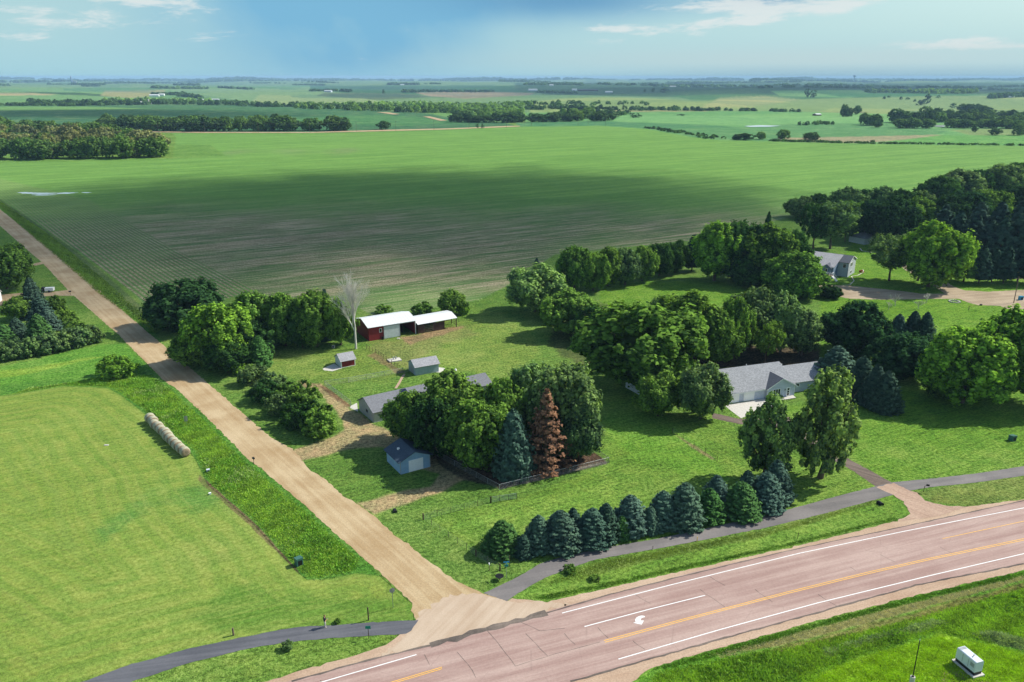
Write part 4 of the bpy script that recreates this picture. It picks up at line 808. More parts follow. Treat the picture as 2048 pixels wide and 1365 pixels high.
for i, (x, y, t, wd) in enumerate(WB): T('maple' if i % 3 else 'dense', 'dark' if i % 2 else 'grey', x, y, t, wd, '%s leafy tree from the left in the back row of the upper right wood' % nm_[i], group='back row of the upper right wood')
for i, (x, y, t, wd) in enumerate(W2): T('maple', 'deep' if i % 3 else 'green', x, y, t, wd, '%s leafy tree from the left in the front row of the upper right wood' % nm_[i], group='front row of the upper right wood')
for i, (x, y, t, wd) in enumerate(W3): T('pine', 'bluedark', x, y, t, wd, '%s evergreen %s of the upper right belt' % (nm_[i if i < 7 else i-7], 'from the left in the front line' if i < 7 else 'from the left in the back line'), group='evergreen belt at the upper right')
T('maple', 'green', 905, 628, 578, 54, 'round dark green tree at the crop edge right of the barn', lean=0); T('shrub', 'green', 845, 634, 604, 44, 'green bush behind the white roofed lean-to', 'bush'); T('shrub', 'green', 768, 632, 610, 40, 'green bush behind the ridge of the red barn', 'bush')
T('shrub', 'bright', 925, 632, 600, 26, 'bright small bush right of the round dark green tree', 'bush')
for i, (x, y, t, wd) in enumerate([(575, 1306, 1282, 26), (675, 1250, 1237, 14), (1140, 1150, 1130, 30), (1190, 1165, 1150, 24)]):
    T('shrub', ('grey', 'green', 'green', 'green')[i], x, y, t, wd, ['grey-green weed clump below the new trail', 'small weed clump beside the standing person', 'weed clump in the verge just below the first spruces', 'second weed clump in the verge nearer the highway'][i], 'weed clump')

# farther woods and lone trees: one mesh each
tens = ['', '', 'twenty', 'thirty', 'forty']
nm_ = nm_[:19]+['twentieth']+['%s-%s' % (tens[n//10], nm_[n % 10-1]) if n % 10 else ['', '', '', 'thirtieth', 'fortieth'][n//10] for n in range(21, 49)]
def belt(pts, n, tops, wpx, tint, group, fmt, kind='mid', jit=3.0, name='leafy_tree', alt=None):
    """n trees set evenly along a photo polyline, from left to right"""
    pts = [Vector((a, b, 0)) for a, b in pts]; seg = [(b-a).length for a, b in zip(pts, pts[1:])]; tot = sum(seg)
    for i in range(n):
        s = tot*(i+0.5)/n; k = 0
        while k < len(seg)-1 and s > seg[k]: s -= seg[k]; k += 1
        q = pts[k].lerp(pts[k+1], s/seg[k]); th = tops*rt.uniform(0.78, 1.15); x = q.x+rt.uniform(-.48, .48)*tot/n; y = q.y+rt.uniform(-.4, .4)*jit
        wn = nm_[i]
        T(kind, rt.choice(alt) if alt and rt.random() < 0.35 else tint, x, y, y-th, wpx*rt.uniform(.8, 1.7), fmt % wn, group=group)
LW = 'trees of the left woodland'
belt([(-60, 318), (346, 317)][::1] and [(-60, 319), (40, 318), (200, 317), (330, 314)], 15, 46, 40, 'fargreen', LW, '%s tree from the left along the front edge of the left woodland', alt=['fardark', 'fargrey'])
belt([(-60, 302), (320, 306)], 14, 44, 38, 'fargrey', LW, '%s tree from the left in the second line of the left woodland', alt=['fargreen', 'fardark'])
belt([(-60, 288), (300, 296)], 14, 42, 36, 'fargrey', LW, '%s tree from the left in the third line of the left woodland', alt=['fargreen', 'fargrey'])
belt([(-60, 276), (250, 284)], 13, 40, 34, 'fargreen', LW, '%s tree from the left in the fourth line of the left woodland', alt=['fargreen', 'fardark'])
belt([(-60, 268), (210, 272)], 12, 34, 32, 'fargreen', LW, '%s tree from the left in the back line of the left woodland', alt=['fargreen', 'fardark'])
MB_ = 'trees of the belt along the far gravel road'
belt([(215, 262), (440, 263), (600, 262), (695, 262)], 20, 30, 32, 'fargreen', MB_, '%s tree from the left in the front line of the belt along the far road', alt=['fardark'], jit=1)
belt([(190, 256), (420, 257), (560, 256)], 16, 28, 30, 'fardark', MB_, '%s tree from the left in the back line of the belt along the far road', alt=['fargreen'], jit=1)
T('mid', 'fardark', 768, 260, 241, 30, 'lone round tree in the middle by the far gravel road'); T('far', 'fardark', 955, 257, 247, 8, 'small pointed tree by the far road, left of two'); T('far', 'fardark', 965, 257, 247, 8, 'small pointed tree by the far road, right of two')
MC = 'trees of the dark belt in the centre distance'
belt([(905, 245), (1010, 246), (1110, 244), (1222, 242)], 19, 19, 24, 'fardark', MC, '%s tree from the left in the dark belt of the centre distance', alt=['fargreen'], jit=1)
belt([(1120, 238), (1180, 238)], 4, 22, 20, 'fargreen', MC, '%s tall tree behind the right half of the dark centre belt', jit=1)
T('far', 'fargreen', 1232, 235, 226, 20, 'bushy tree just right of the dark centre belt'); T('far', 'fardark', 1271, 236, 226, 24, 'round bush on the bright field right of the centre belt'); T('far', 'fardark', 1362, 232, 228, 16, 'low bush on the field line toward the right')
MR = 'trees of the valley wood at the right'
belt([(1725, 250), (1760, 252)], 3, 24, 22, 'fargreen', MR, '%s tree at the left end of the valley wood', jit=1); T('mid', 'fardark', 1755, 256, 242, 18, 'dark round bush in front of the left end of the valley wood')
belt([(1795, 257), (1866, 257)], 5, 20, 24, 'fargreen', MR, '%s tree in the near clump left of the white pond', jit=1); belt([(1785, 246), (1860, 247)], 5, 26, 26, 'fardark', MR, '%s tall tree behind the near clump of the valley wood', jit=2)
belt([(1895, 256), (1960, 257), (2060, 258)], 11, 20, 24, 'fargreen', MR, '%s tree in the front line of the right valley wood', jit=1, alt=['fardark']); belt([(1870, 244), (2060, 248)], 12, 20, 24, 'fargreen', MR, '%s tree in the middle line of the right valley wood', jit=2, alt=['fardark'])
belt([(1860, 236), (1960, 236), (2060, 240)], 12, 19, 22, 'fardark', MR, '%s tree in the upper line of the right valley wood', jit=2, alt=['fargreen']); belt([(1925, 222), (1985, 228)], 6, 16, 20, 'fardark', MR, '%s tree on the slope above the right valley wood', jit=2)
T('mid', 'fargreen', 1851, 234, 212, 28, 'tall dark crowned tree in the gap of the valley wood'); T('mid', 'fardark', 1688, 234, 208, 18, 'left tree of the tall pair on the pasture'); T('mid', 'fardark', 1698, 234, 214, 16, 'middle tree beside the tall pair on the pasture'); T('mid', 'fardark', 1714, 230, 210, 16, 'right tree of the tall pair on the pasture')
T('mid', 'fargreen', 1567, 278, 258, 28, 'lone tree on the field line, larger left one'); T('mid', 'fardark', 1622, 280, 264, 34, 'wide low tree on the field line, right one'); T('mid', 'fardark', 1745, 287, 280, 10, 'tiny bush on the field border toward the right'); T('mid', 'fardark', 1490, 280, 266, 40, 'wide dark bush at the left end of the field line trees')
T('mid', 'fardark', 1472, 280, 268, 16, 'small bush touching the wide dark one on the field line'); T('mid', 'fargreen', 1522, 279, 263, 18, 'narrow tree between the bushes on the field line'); T('mid', 'fardark', 1948, 265, 252, 12, 'small upright tree in front of the valley wood'); T('mid', 'fardark', 1990, 271, 256, 26, 'wide dark bush in front of the valley wood'); T('mid', 'fargreen', 2036, 271, 246, 26, 'green tree at the right frame edge before the valley wood')
T('far', 'fardark', 1614, 196, 176, 12, 'left half of the dark tree pair on the hill'); T('far', 'fardark', 1625, 196, 180, 16, 'right half of the dark tree pair on the hill'); T('far', 'fardark', 1854, 208, 187, 14, 'spindly tall tree on the far pasture crest'); T('far', 'fardark', 1842, 211, 200, 22, 'bushy tree at the foot of the spindly one')
T('far', 'fardark', 1906, 217, 206, 13, 'small lone tree on the slope right of the pasture'); T('far', 'fardark', 767, 188, 179, 8, 'lone tree on the dark far field'); T('far', 'fardark', 1290, 186, 178, 8, 'left of three small trees on the blue far field'); T('far', 'fardark', 1306, 186, 176, 10, 'middle of three small trees on the blue far field'); T('far', 'fardark', 1329, 186, 176, 20, 'widest of three small trees on the blue far field')

def wood(name, pts, n, hm, spread, tint, seed, depthm=120, m=26, lf=.42):
    """a far-off wood that reads as one mass"""
    r = np.random.default_rng(seed); P = [G(a, b) for a, b in pts]; C_, N_, T_ = [], [], []
    for i in range(n):
        s = (r.uniform(0, 1)**1.0*(len(P)-1.001)+0.04*math.sin(i*2.1))%(len(P)-1.001); k = int(s); p = P[k].lerp(P[k+1], s-k); dd = r.uniform(0, depthm)
        u = Vector((p.x, p.y, 0)).normalized(); p = p+u*dd+Vector((r.normal()*6, 0, 0)); p.z = float(hgt(p.x, p.y))
        hh = hm*r.uniform(0.6, 1.15); ww = spread*r.uniform(0.7, 1.4)
        q = r.normal(size=(m, 3)); q /= np.linalg.norm(q, axis=1, keepdims=True); q[:, 2] = np.abs(q[:, 2])*1.0
        C_.append(np.array(p)+q*np.array([ww/2, ww/2, hh*0.95])*r.uniform(0.75, 1, (m, 1))+np.array([0, 0, 0.5])); N_.append(q+r.normal(0, .4, (m, 3))); T_.append(np.full(m, r.uniform(0.2, 0.8)))
    v, f = leafquads(np.concatenate(C_), np.concatenate(N_), spread*lf, r, 1.3)
    me = np_mesh(name, v, f, M['leaf'], {'tone': ('FACE', 'FLOAT', np.concatenate(T_))}); o = link_mesh(name, me); o.color = (*TINT[tint], 1)
    return tag(o, kind='stuff')
k = 0
for pts, n, hm, sp_, tn in [([(95, 168), (150, 170), (210, 171)], 90, 14, 22, 'fardark'), ([(165, 174), (200, 174)], 24, 12, 20, 'fardark'), ([(210, 168), (310, 168)], 90, 13, 22, 'fardark'), ([(308, 177), (360, 179), (415, 179)], 70, 14, 20, 'fargreen'), ([(350, 171), (400, 172)], 40, 14, 22, 'fardark'),
                        ([(438, 177), (505, 180)], 44, 12, 18, 'fardark'), ([(0, 173), (18, 173)], 16, 14, 20, 'fardark'), ([(360, 194), (400, 198)], 40, 12, 15, 'fardark'), ([(305, 193), (370, 190)], 40, 10, 14, 'fardark'), ([(585, 171), (650, 172)], 60, 13, 20, 'fardark'), ([(500, 167), (640, 166), (680, 168)], 70, 12, 24, 'fardark'),
                        ([(618, 183), (700, 185)], 50, 11, 15, 'fardark'), ([(776, 171), (836, 171)], 60, 18, 22, 'fardark'), ([(850, 169), (880, 169)], 20, 10, 22, 'fardark'), ([(805, 186), (990, 185)], 120, 11, 16, 'fardark'), ([(1050, 171), (1168, 172)], 110, 13, 20, 'fardark'), ([(1075, 186), (1150, 188)], 60, 11, 16, 'fardark'),
                        ([(1335, 173), (1450, 173)], 80, 9, 22, 'fardark'), ([(1480, 174), (1540, 175)], 36, 9, 20, 'fardark'), ([(1727, 186), (1850, 188), (1948, 188)], 150, 14, 18, 'fargreen'), ([(1978, 198), (2060, 194)], 60, 16, 18, 'fardark'), ([(0, 213), (150, 213), (300, 211)], 60, 6, 14, 'fardark'), ([(-40, 163), (500, 162.5)], 150, 16, 60, 'fardark'),
                        ([(480, 163), (1000, 163)], 150, 16, 60, 'fardark'), ([(1000, 164), (1600, 165)], 200, 15, 60, 'fardark'), ([(1500, 163), (2100, 162)], 200, 18, 70, 'fardark'), ([(1200, 170), (2100, 172)], 160, 12, 40, 'fardark'), ([(1500, 178), (2100, 178)], 90, 10, 30, 'fardark'), ([(0, 159.6), (2100, 159.6)], 420, 26, 130, 'fardark'),
                        ([(1600, 161), (2100, 160.6)], 260, 20, 110, 'fardark'), ([(930, 230), (1040, 226)], 60, 9, 12, 'fargreen')]:
    wood('distant_wood', pts, n, hm, sp_, tn, 300+k, 60 if n < 100 else 240); k += 1

for pts, n, hm, sp_, tn, dp in [([(600, 219), (720, 222), (860, 227), (960, 235), (1040, 234)], 130, 13, 15, 'fargreen', 90), ([(590, 214), (740, 216), (830, 214), (920, 221), (1040, 224)], 130, 12, 15, 'pale', 140), ([(880, 222), (960, 224), (1050, 220)], 70, 12, 15, 'fargreen', 200),
        ([(60, 211), (200, 211), (340, 210), (480, 212), (600, 215)], 170, 12, 16, 'fardark', 110), ([(200, 208), (300, 207), (420, 208)], 60, 13, 16, 'pale', 160), ([(1050, 221), (1130, 219), (1240, 222), (1340, 222), (1420, 223)], 90, 9, 13, 'fardark', 70), ([(1400, 222), (1480, 223), (1520, 224)], 14, 8, 12, 'fardark', 40),
        ([(1030, 209), (1100, 212), (1180, 211), (1290, 213)], 34, 9, 13, 'fardark', 120), ([(1120, 228), (1200, 230), (1250, 231)], 26, 10, 13, 'fardark', 60), ([(1545, 224), (1590, 225)], 12, 7, 12, 'fardark', 40), ([(1590, 253), (1660, 250)], 12, 6, 7, 'fardark', 30), ([(1770, 200), (1830, 206), (1900, 200)], 8, 10, 12, 'fardark', 200)]:
    wood('creek_wood' if n > 60 else 'scrub', pts, n, hm, sp_, tn, 400+k, dp, 60, .24); k += 1
wood('hedge_scrub', [(1296, 258), (1330, 262), (1380, 269), (1440, 279)], 60, 2.6, 5, 'fardark', 500, 6, 30, .3); wood('hedge_scrub', [(1540, 283), (1740, 288), (2048, 292)], 120, 1.6, 5, 'fardark', 501, 4, 24, .3)

# ---------------------------------------------------------------- tall weeds and rough grass (nobody could count them)
def scatter(name, polys, n, hmin, hmax, wblade, tints, seed, clump=0.6, material=None, patch=0.25, thresh=None):
    r = np.random.default_rng(seed); V_, F_, T_ = [], [], []; tot = 0
    for poly, share in polys:
        wp = np.array([[G(a, b, 0).x, G(a, b, 0).y] for a, b in poly]); lo, hi = wp.min(0), wp.max(0); need = int(n*share); got = 0
        while got < need:
            q = r.uniform(lo, hi, (need*3, 2)); q = q[sdist(wp, q[:, 0], q[:, 1]) > 0][:need-got]
            if not len(q): break
            got += len(q)
            if thresh is not None: q = q[pnoise(q[:, 0]*0.22, q[:, 1]*0.22, seed+9, 6)+r.normal(0, .12, len(q)) > thresh]
            m = len(q)
            if not m: continue
            pn = pnoise(q[:, 0]*patch, q[:, 1]*patch, seed, 6); hh = (hmin+(hmax-hmin)*np.clip(0.5+0.5*pn, 0, 1))*r.uniform(0.6, 1.2, m); hh *= np.clip(sdist(wp, q[:, 0], q[:, 1])/0.8, 0.35, 1)
            for b in range(3):
                a = r.uniform(0, 6.28, m); dx, dy = np.cos(a), np.sin(a); ww = wblade*r.uniform(0.6, 1.4, m); off = r.normal(0, clump*0.25, (m, 2))
                bx, by = q[:, 0]+off[:, 0], q[:, 1]+off[:, 1]; ln = hh*0.55
                a2 = r.uniform(0, 6.28, m); lx, ly = np.cos(a2)*ln, np.sin(a2)*ln
                v = np.stack([np.stack([bx-dx*ww, by-dy*ww, hh*0.02], 1), np.stack([bx+dx*ww, by+dy*ww, hh*0.02], 1), np.stack([bx+lx+dx*ww, by+ly+dy*ww, hh*0.85], 1), np.stack([bx+lx*1.3-dx*ww*.4, by+ly*1.3-dy*ww*.4, hh], 1)], 1).reshape(-1, 3)
                V_.append(v); F_.append(np.arange(4*m).reshape(m, 4)+tot); tot += 4*m
                T_.append(np.clip(0.5+0.35*pnoise(q[:, 0]*patch*2.3, q[:, 1]*patch*2.3, seed+5, 6)+r.uniform(-.25, .25, m), 0, 1))
    me = np_mesh(name, np.concatenate(V_), np.concatenate(F_), M['leaf'], {'tone': ('FACE', 'FLOAT', np.concatenate(T_))}); o = link_mesh(name, me); o.color = (*tints, 1)
    return tag(o, kind='stuff')
def tnt(*c): return tuple(x*0.72 for x in lin(c))
DITCH = [(20, 790), (127, 771), (216, 774), (246, 790), (292, 822), (330, 852), (386, 898), (420, 966), (512, 1046), (563, 1103), (597, 1140), (616, 1157), (644, 1156), (708, 1143), (720, 1120), (655, 1064), (590, 1004), (518, 946), (490, 925), (418, 850), (345, 782), (300, 752), (240, 748), (150, 764), (60, 776)]
scatter('ditch_grass', [(DITCH, 1.0)], 26000, 0.06, 0.42, 0.045, tnt(146, 184, 80), 5, patch=0.5)
scatter('ditch_weeds', [(DITCH, 1.0)], 10000, 0.2, 0.7, 0.075, tnt(118, 166, 72), 15, patch=0.5, thresh=0.12)
scatter('pale_ditch_weeds', [(DITCH, 1.0)], 7000, 0.2, 0.7, 0.06, tnt(158, 186, 120), 25, patch=0.7, thresh=0.38)
scatter('roadside_weeds', [([(110, 478), (200, 552), (300, 640), (318, 668), (300, 664), (200, 590), (120, 520), (40, 452), (0, 416), (0, 402)], 1.0)], 9000, 0.15, 0.6, 0.10, tnt(118, 150, 76), 6)
scatter('verge_grass', [([(1070, 1170), (1194, 1122), (1320, 1100), (1532, 1060), (1760, 1000), (1730, 1016), (1532, 1074), (1320, 1118), (1150, 1165)], 1.0)], 4000, 0.04, 0.16, 0.05, tnt(128, 152, 76), 7)
LRW = [(1290, 1380), (1310, 1345), (1420, 1322), (1560, 1298), (1770, 1252), (2048, 1176), (2200, 1145), (2200, 1300), (2048, 1290), (1960, 1285), (1880, 1268), (1760, 1300), (1650, 1345), (1600, 1385)]
scatter('rough_grass', [(LRW, 1.0)], 22000, 0.08, 0.45, 0.04, tnt(156, 196, 76), 8, patch=0.6)
scatter('tall_weeds', [(LRW, 1.0)], 8000, 0.25, 0.8, 0.06, tnt(132, 176, 72), 18, patch=0.6, thresh=0.2)
scatter('pale_flowering_weeds', [([(1640, 1322), (1700, 1300), (1760, 1285), (1850, 1262), (1900, 1245), (1860, 1240), (1740, 1272), (1640, 1300)], .6), ([(1940, 1270), (2000, 1290), (2048, 1300), (2048, 1278), (1980, 1262)], .4)], 3500, 0.3, 0.7, 0.05, tnt(160, 184, 140), 9, patch=1.2)
scatter('lime_grass', [([(1560, 1400), (1640, 1345), (1760, 1300), (1880, 1270), (1990, 1290), (2100, 1320), (2100, 1420), (1560, 1420)], 1.0)], 22000, 0.05, 0.22, 0.035, tnt(158, 196, 56), 10, patch=0.9)
scatter('dry_cut_grass', [([(1430, 1308), (1560, 1276), (1760, 1225), (2048, 1152), (2048, 1160), (1780, 1234), (1560, 1290), (1440, 1318)], 1.0)], 3500, 0.05, 0.22, 0.05, tnt(188, 188, 164), 11, patch=1.5)
scatter('road_edge_grass', [([(1300, 1341), (1378, 1316), (1492, 1285), (1634, 1245), (1832, 1194), (2048, 1143), (2048, 1152), (1832, 1203), (1634, 1256), (1492, 1298), (1378, 1328)], .55), ([(1094, 1200), (1188, 1180), (1300, 1154), (1573, 1094), (1792, 1039), (1792, 1034), (1573, 1088), (1300, 1146), (1188, 1172), (1060, 1196)], .45)], 8000, 0.05, 0.25, 0.05, tnt(104, 150, 54), 12, patch=1.0)
# ================================================================ BUILDINGS (local x along the front, y away from it)
def site(name, px, py, deg, label, cat, group=None): return empty(name, G(px, py, 0), R(deg), label, cat, group)
def gable_x(W, D, e, rz, ry, x0=0.0, y0=0.0, e2=None):
    """closed walls with gables at both x ends, ridge along x at y=ry"""
    return MB().prism([(y0, -0.1), (y0+D, -0.1), (y0+D, e2 or e), (y0+ry, rz), (y0, e)], x0, x0+W, 'x')
def gable_y(W, D, e, rz, rx, x0=0.0, y0=0.0): return MB().prism([(x0, -0.1), (x0+W, -0.1), (x0+W, e), (x0+rx, rz), (x0, e)], y0, y0+D, 'y')
def roof_x(W, D, e, rz, ry, oh=0.35, t=0.10, x0=0.0, y0=0.0, e2=None, end=0.3):
    mb = MB(); s1 = (rz-e)/ry; e2 = e2 or e; s2 = (rz-e2)/(D-ry); g = 0.03
    mb.slab((x0-end, y0-oh, e-s1*oh+g), (x0+W+end, y0-oh, e-s1*oh+g), (x0+W+end, y0+ry, rz+g), (x0-end, y0+ry, rz+g), t)
    mb.slab((x0-end, y0+ry, rz+g), (x0+W+end, y0+ry, rz+g), (x0+W+end, y0+D+oh, e2-s2*oh+g), (x0-end, y0+D+oh, e2-s2*oh+g), t); return mb
def roof_y(W, D, e, rz, rx, oh=0.35, t=0.10, x0=0.0, y0=0.0, end=0.3, back=None):
    mb = MB(); s1 = (rz-e)/rx; s2 = (rz-e)/(W-rx); g = 0.03; b = end if back is None else back
    mb.slab((x0-oh, y0-end, e-s1*oh+g), (x0+rx, y0-end, rz+g), (x0+rx, y0+D+b, rz+g), (x0-oh, y0+D+b, e-s1*oh+g), t)
    mb.slab((x0+rx, y0-end, rz+g), (x0+W+oh, y0-end, e-s2*oh+g), (x0+W+oh, y0+D+b, e-s2*oh+g), (x0+rx, y0+D+b, rz+g), t); return mb
def window(par, x, z, w, h, y=0.0, n=1, axis='y', frame='white_trim', name='window'):
    """axis 'y': on a wall facing -y at depth y; 'x': on a wall facing -x (then x is the place along y); '+x' faces +x"""
    fr, gl = MB(), MB(); t = 0.09
    def bx(mb, a0, a1, z0, z1, d0, d1):
        if axis == 'y': mb.box(a0, a1, y-d1, y-d0, z0, z1)
        elif axis == 'x': mb.box(y-d1, y-d0, a0, a1, z0, z1)
        else: mb.box(y+d0, y+d1, a0, a1, z0, z1)
    bx(fr, x, x+w, z+h-t, z+h, 0.0, 0.06); bx(fr, x, x+w, z, z+t, 0.0, 0.06)
    for i in range(n+1): c = x+(w-t)*i/n; bx(fr, c, c+t, z+t+.001, z+h-t-.001, 0.0, 0.06)
    f = fr.build(name, M[frame], par); bx(gl, x+t*.5, x+w-t*.5, z+t*.5, z+h-t*.5, 0.004, 0.025); gl.build('pane', M['glass'], f); return f
def panel_door(par, x, z, w, h, y=0.0, m='white_trim', rows=4, name='garage_door', cols=1):
    mb = MB(); mb.box(x, x+w, y-0.05, y-0.003, z, z+h)
    for r in range(rows):
        for c in range(cols): mb.box(x+w*c/cols+0.06, x+w*(c+1)/cols-0.06, y-0.075, y-0.052, z+h*r/rows+0.05, z+h*(r+1)/rows-0.05)
    d = mb.build(name, M[m], par); MB().box(x-0.12, x-0.002, y-0.07, y-0.002, z, z+h+0.12).box(x+w+.002, x+w+0.12, y-0.07, y-0.002, z, z+h+0.12).box(x, x+w, y-0.07, y-0.002, z+h+.002, z+h+0.12).build('door_frame', M['white_trim'], d)
    return d
# small blue garage
b = site('garage', 801.4, 949.7, 31.5, 'small blue garage with a white overhead door below the house grove', 'garage')
gable_y(5.9, 6.2, 2.5, 3.8, 2.9).build('wall', M['blue_siding'], b); rf = roof_y(5.9, 6.2, 2.5, 3.8, 2.9, 0.45, 0.12).build('roof', M['roof_blue'], b)
MB().box(1.1, 1.5, 3.4, 3.8, 3.1, 3.5).build('roof_vent', M['white_trim'], rf); panel_door(b, 1.75, 0.03, 2.6, 2.15)
MB().box(-0.03, 0.09, -0.03, -0.002, 0, 2.5).box(5.81, 5.93, -0.03, -0.002, 0, 2.5).build('corner_trim', M['grey_trim'], b)
# grey-green shed
b = site('garden_shed', 831.4, 751.9, 28, 'long grey-green shed with old grey shingles near the fence', 'shed')
gable_x(6.0, 4.6, 2.15, 3.3, 2.2).build('wall', M['green_siding'], b); roof_x(6.0, 4.6, 2.15, 3.3, 2.2, 0.3, 0.1).build('roof', M['roof_pale'], b)
MB().box(-0.05, -0.003, 1.2, 3.2, 0.1, 2.0).build('double_door', M['grey_trim'], b); MB().box(0.2, 5.8, 0.15, 4.4, -0.1, 0.02).build('skid', M['wood_dark'], b)
# red shed
b = site('red_shed', 683, 736.3, 32, 'small red shed with white gable end on a concrete pad', 'shed')
gable_x(3.6, 4.1, 1.75, 3.0, 2.05).build('wall', M['barn_red'], b); roof_x(3.6, 4.1, 1.75, 3.0, 2.05, 0.3, 0.09).build('roof', M['roof_pale'], b)
MB().prism([(0.0, 0), (4.1, 0), (4.1, 1.74), (2.05, 2.97), (0, 1.74)], -0.04, -0.003, 'x').build('gable_end', M['door_white'], b)
MB().box(0, 0.14, -0.03, -0.003, 0, 1.75).box(3.46, 3.6, -0.03, -0.003, 0, 1.75).box(0.14, 3.46, -0.03, -0.003, 0.0, 0.12).box(.14, 3.46, -.03, -.003, 1.6, 1.74).build('corner_trim', M['white_trim'], b)
# red barn with sliding door and open bay
b = site('barn', 738.4, 683, 30.1, 'red barn with white metal roof and big white sliding door', 'barn')
w_ = MB(); w_.box(0, 9.0, 0, 0.15, 0, 3.82).box(13.45, 13.7, 0, 0.15, 0, 3.82).box(9.0, 13.45, 0, 0.15, 3.45, 3.82).box(0, 13.7, 9.85, 10, 0, 3.82)
w_.prism([(0.15, 0), (9.85, 0), (9.85, 3.82), (5, 5.05), (0.15, 3.82)], 0, 0.15, 'x').prism([(0.15, 0), (9.85, 0), (9.85, 3.82), (5, 5.05), (0.15, 3.82)], 13.55, 13.7, 'x')
w_.build('wall', M['barn_red'], b); roof_x(13.7, 10, 3.85, 5.1, 5, 0.35, 0.06).build('roof', M['white_metal'], b)
d = MB().box(4.25, 9.0, -0.14, -0.06, 0.08, 3.5).build('sliding_door', M['door_white'], b); MB().box(4.25, 4.37, -0.17, -0.142, 0.08, 3.5).box(8.88, 9.0, -0.17, -0.142, 0.08, 3.5).build('door_rail', M['grey_trim'], d)
MB().box(4.1, 13.5, -0.2, -0.002, 3.55, 3.68).build('door_track', M['grey_trim'], b); window(b, 3.0, 2.0, 0.8, 1.1); MB().box(13.5, 13.72, -0.12, -0.003, 0, 3.5).build('post', M['white_trim'], b)
MB().box(0.3, 0.5, 0.2, 9.7, 0.01, 2.0).box(10.8, 10.95, 3, 9.6, 0.01, 2.4).build('stall_partition', M['wood_dark'], b)
MB().tube((3.7, -0.55, 0), (3.7, -0.55, 0.85), 0.28, 0.30, 12).build('drum', M['black']); tag(bpy.data.objects['drum'], 'black drum standing against the red wall beside the sliding door', 'drum'); bpy.data.objects['drum'].matrix_world = b.matrix_basis.copy() if False else Matrix.Translation(G(738.4, 683, 0)) @ Matrix.Rotation(R(30.1), 4, 'Z')
# open lean-to with white roof
b = site('lean_to_shed', 738.4, 683, 30.1, 'open pole lean-to with a white metal roof right of the red barn', 'lean-to')
rf = MB().slab((13.9, -1.1, 2.75), (26.4, -0.5, 2.75), (26.6, 3.6, 3.55), (14.2, 3.4, 3.55), 0.06).slab((26.6, 3.6, 3.55), (14.2, 3.4, 3.55), (14.6, 6.6, 3.0), (26.9, 7.2, 3.0), 0.06).build('roof', M['white_metal_plain'], b)
for x, y, z in [(14.1, -0.7, 2.75), (19.0, -0.5, 2.75), (22.3, -0.35, 2.75), (26.2, -0.2, 2.75), (26.4, 3.5, 3.45), (26.6, 6.9, 3.0), (20.5, 6.7, 3.0), (14.8, 6.4, 3.0)]: MB().box(x-.09, x+.09, y-.09, y+.09, 0, z).build('post', M['wood_dark'], b)
MB().box(14.3, 18.0, 3.3, 3.4, 0, 2.9).box(18.0, 22.6, 6.5, 6.6, 0, 2.6).box(19.1, 22.2, -0.4, -0.34, 0, 2.4).box(14.2, 15.9, -0.62, -0.56, 0, 2.3).build('board_wall', M['wood_dark'], b)
g_ = MB()
for z in (0.35, 0.85, 1.35, 1.85): g_.box(16.0, 18.9, -0.62, -0.56, z, z+0.13)
g_.box(16.0, 16.12, -0.56, -0.5, 0.1, 2.1).box(18.78, 18.9, -0.56, -0.5, 0.1, 2.1).build('gate', M['wood_old'], b)
g_ = MB()
for z in (0.5, 1.1, 1.7): g_.box(22.4, 26.1, 3.4, 3.46, z, z+.1).box(26.42, 26.48, 0, 3.4, z, z+.1)
g_.tube((22.6, 3.43, .2), (26, 3.43, 1.9), .05).build('rail', M['wood_old'], b)
# long grey farmhouse
b = site('farmhouse', 747.7, 846, 33, 'long grey farmhouse with grey shingle roof mostly hidden by trees', 'house')
gable_x(19.5, 7.6, 2.4, 4.1, 4.4).build('wall', M['tan_siding'], b); gable_x(9.0, 6.4, 2.5, 3.9, 3.2, 19.51, 0.4).build('wing_wall', M['tan_siding'], b)
rf = roof_x(19.5, 7.6, 2.4, 4.1, 4.4, 0.45, 0.12).build('roof', M['roof_grey'], b); roof_x(9.0, 6.4, 2.5, 3.9, 3.2, 0.4, 0.12, 19.81, 0.4).build('wing_roof', M['roof_grey'], b)
MB().slab((8.0, 2.4, 3.50), (9.4, 2.4, 3.50), (9.4, 4.2, 4.20), (8.0, 4.2, 4.20), 0.05).build('solar_panel', M['solar'], rf); MB().box(16.6, 17.1, 4.6, 4.9, 3.9, 4.45).build('roof_vent', M['black'], rf)  # dark solar panel lying on the front roof slope
window(b, 2.7, 1.1, 1.2, 0.8, 0.0, 1, 'x', 'grey_trim'); MB().box(0.05, .17, -.03, -.003, 0, 2.35).build('corner_trim', M['grey_trim'], b)
window(b, 12, 1.0, 1.6, 1.1, 0, 2); panel_door(b, 2.2, 0.03, 4.8, 2.1, 0, 'white_trim', 4, 'garage_door', 2)
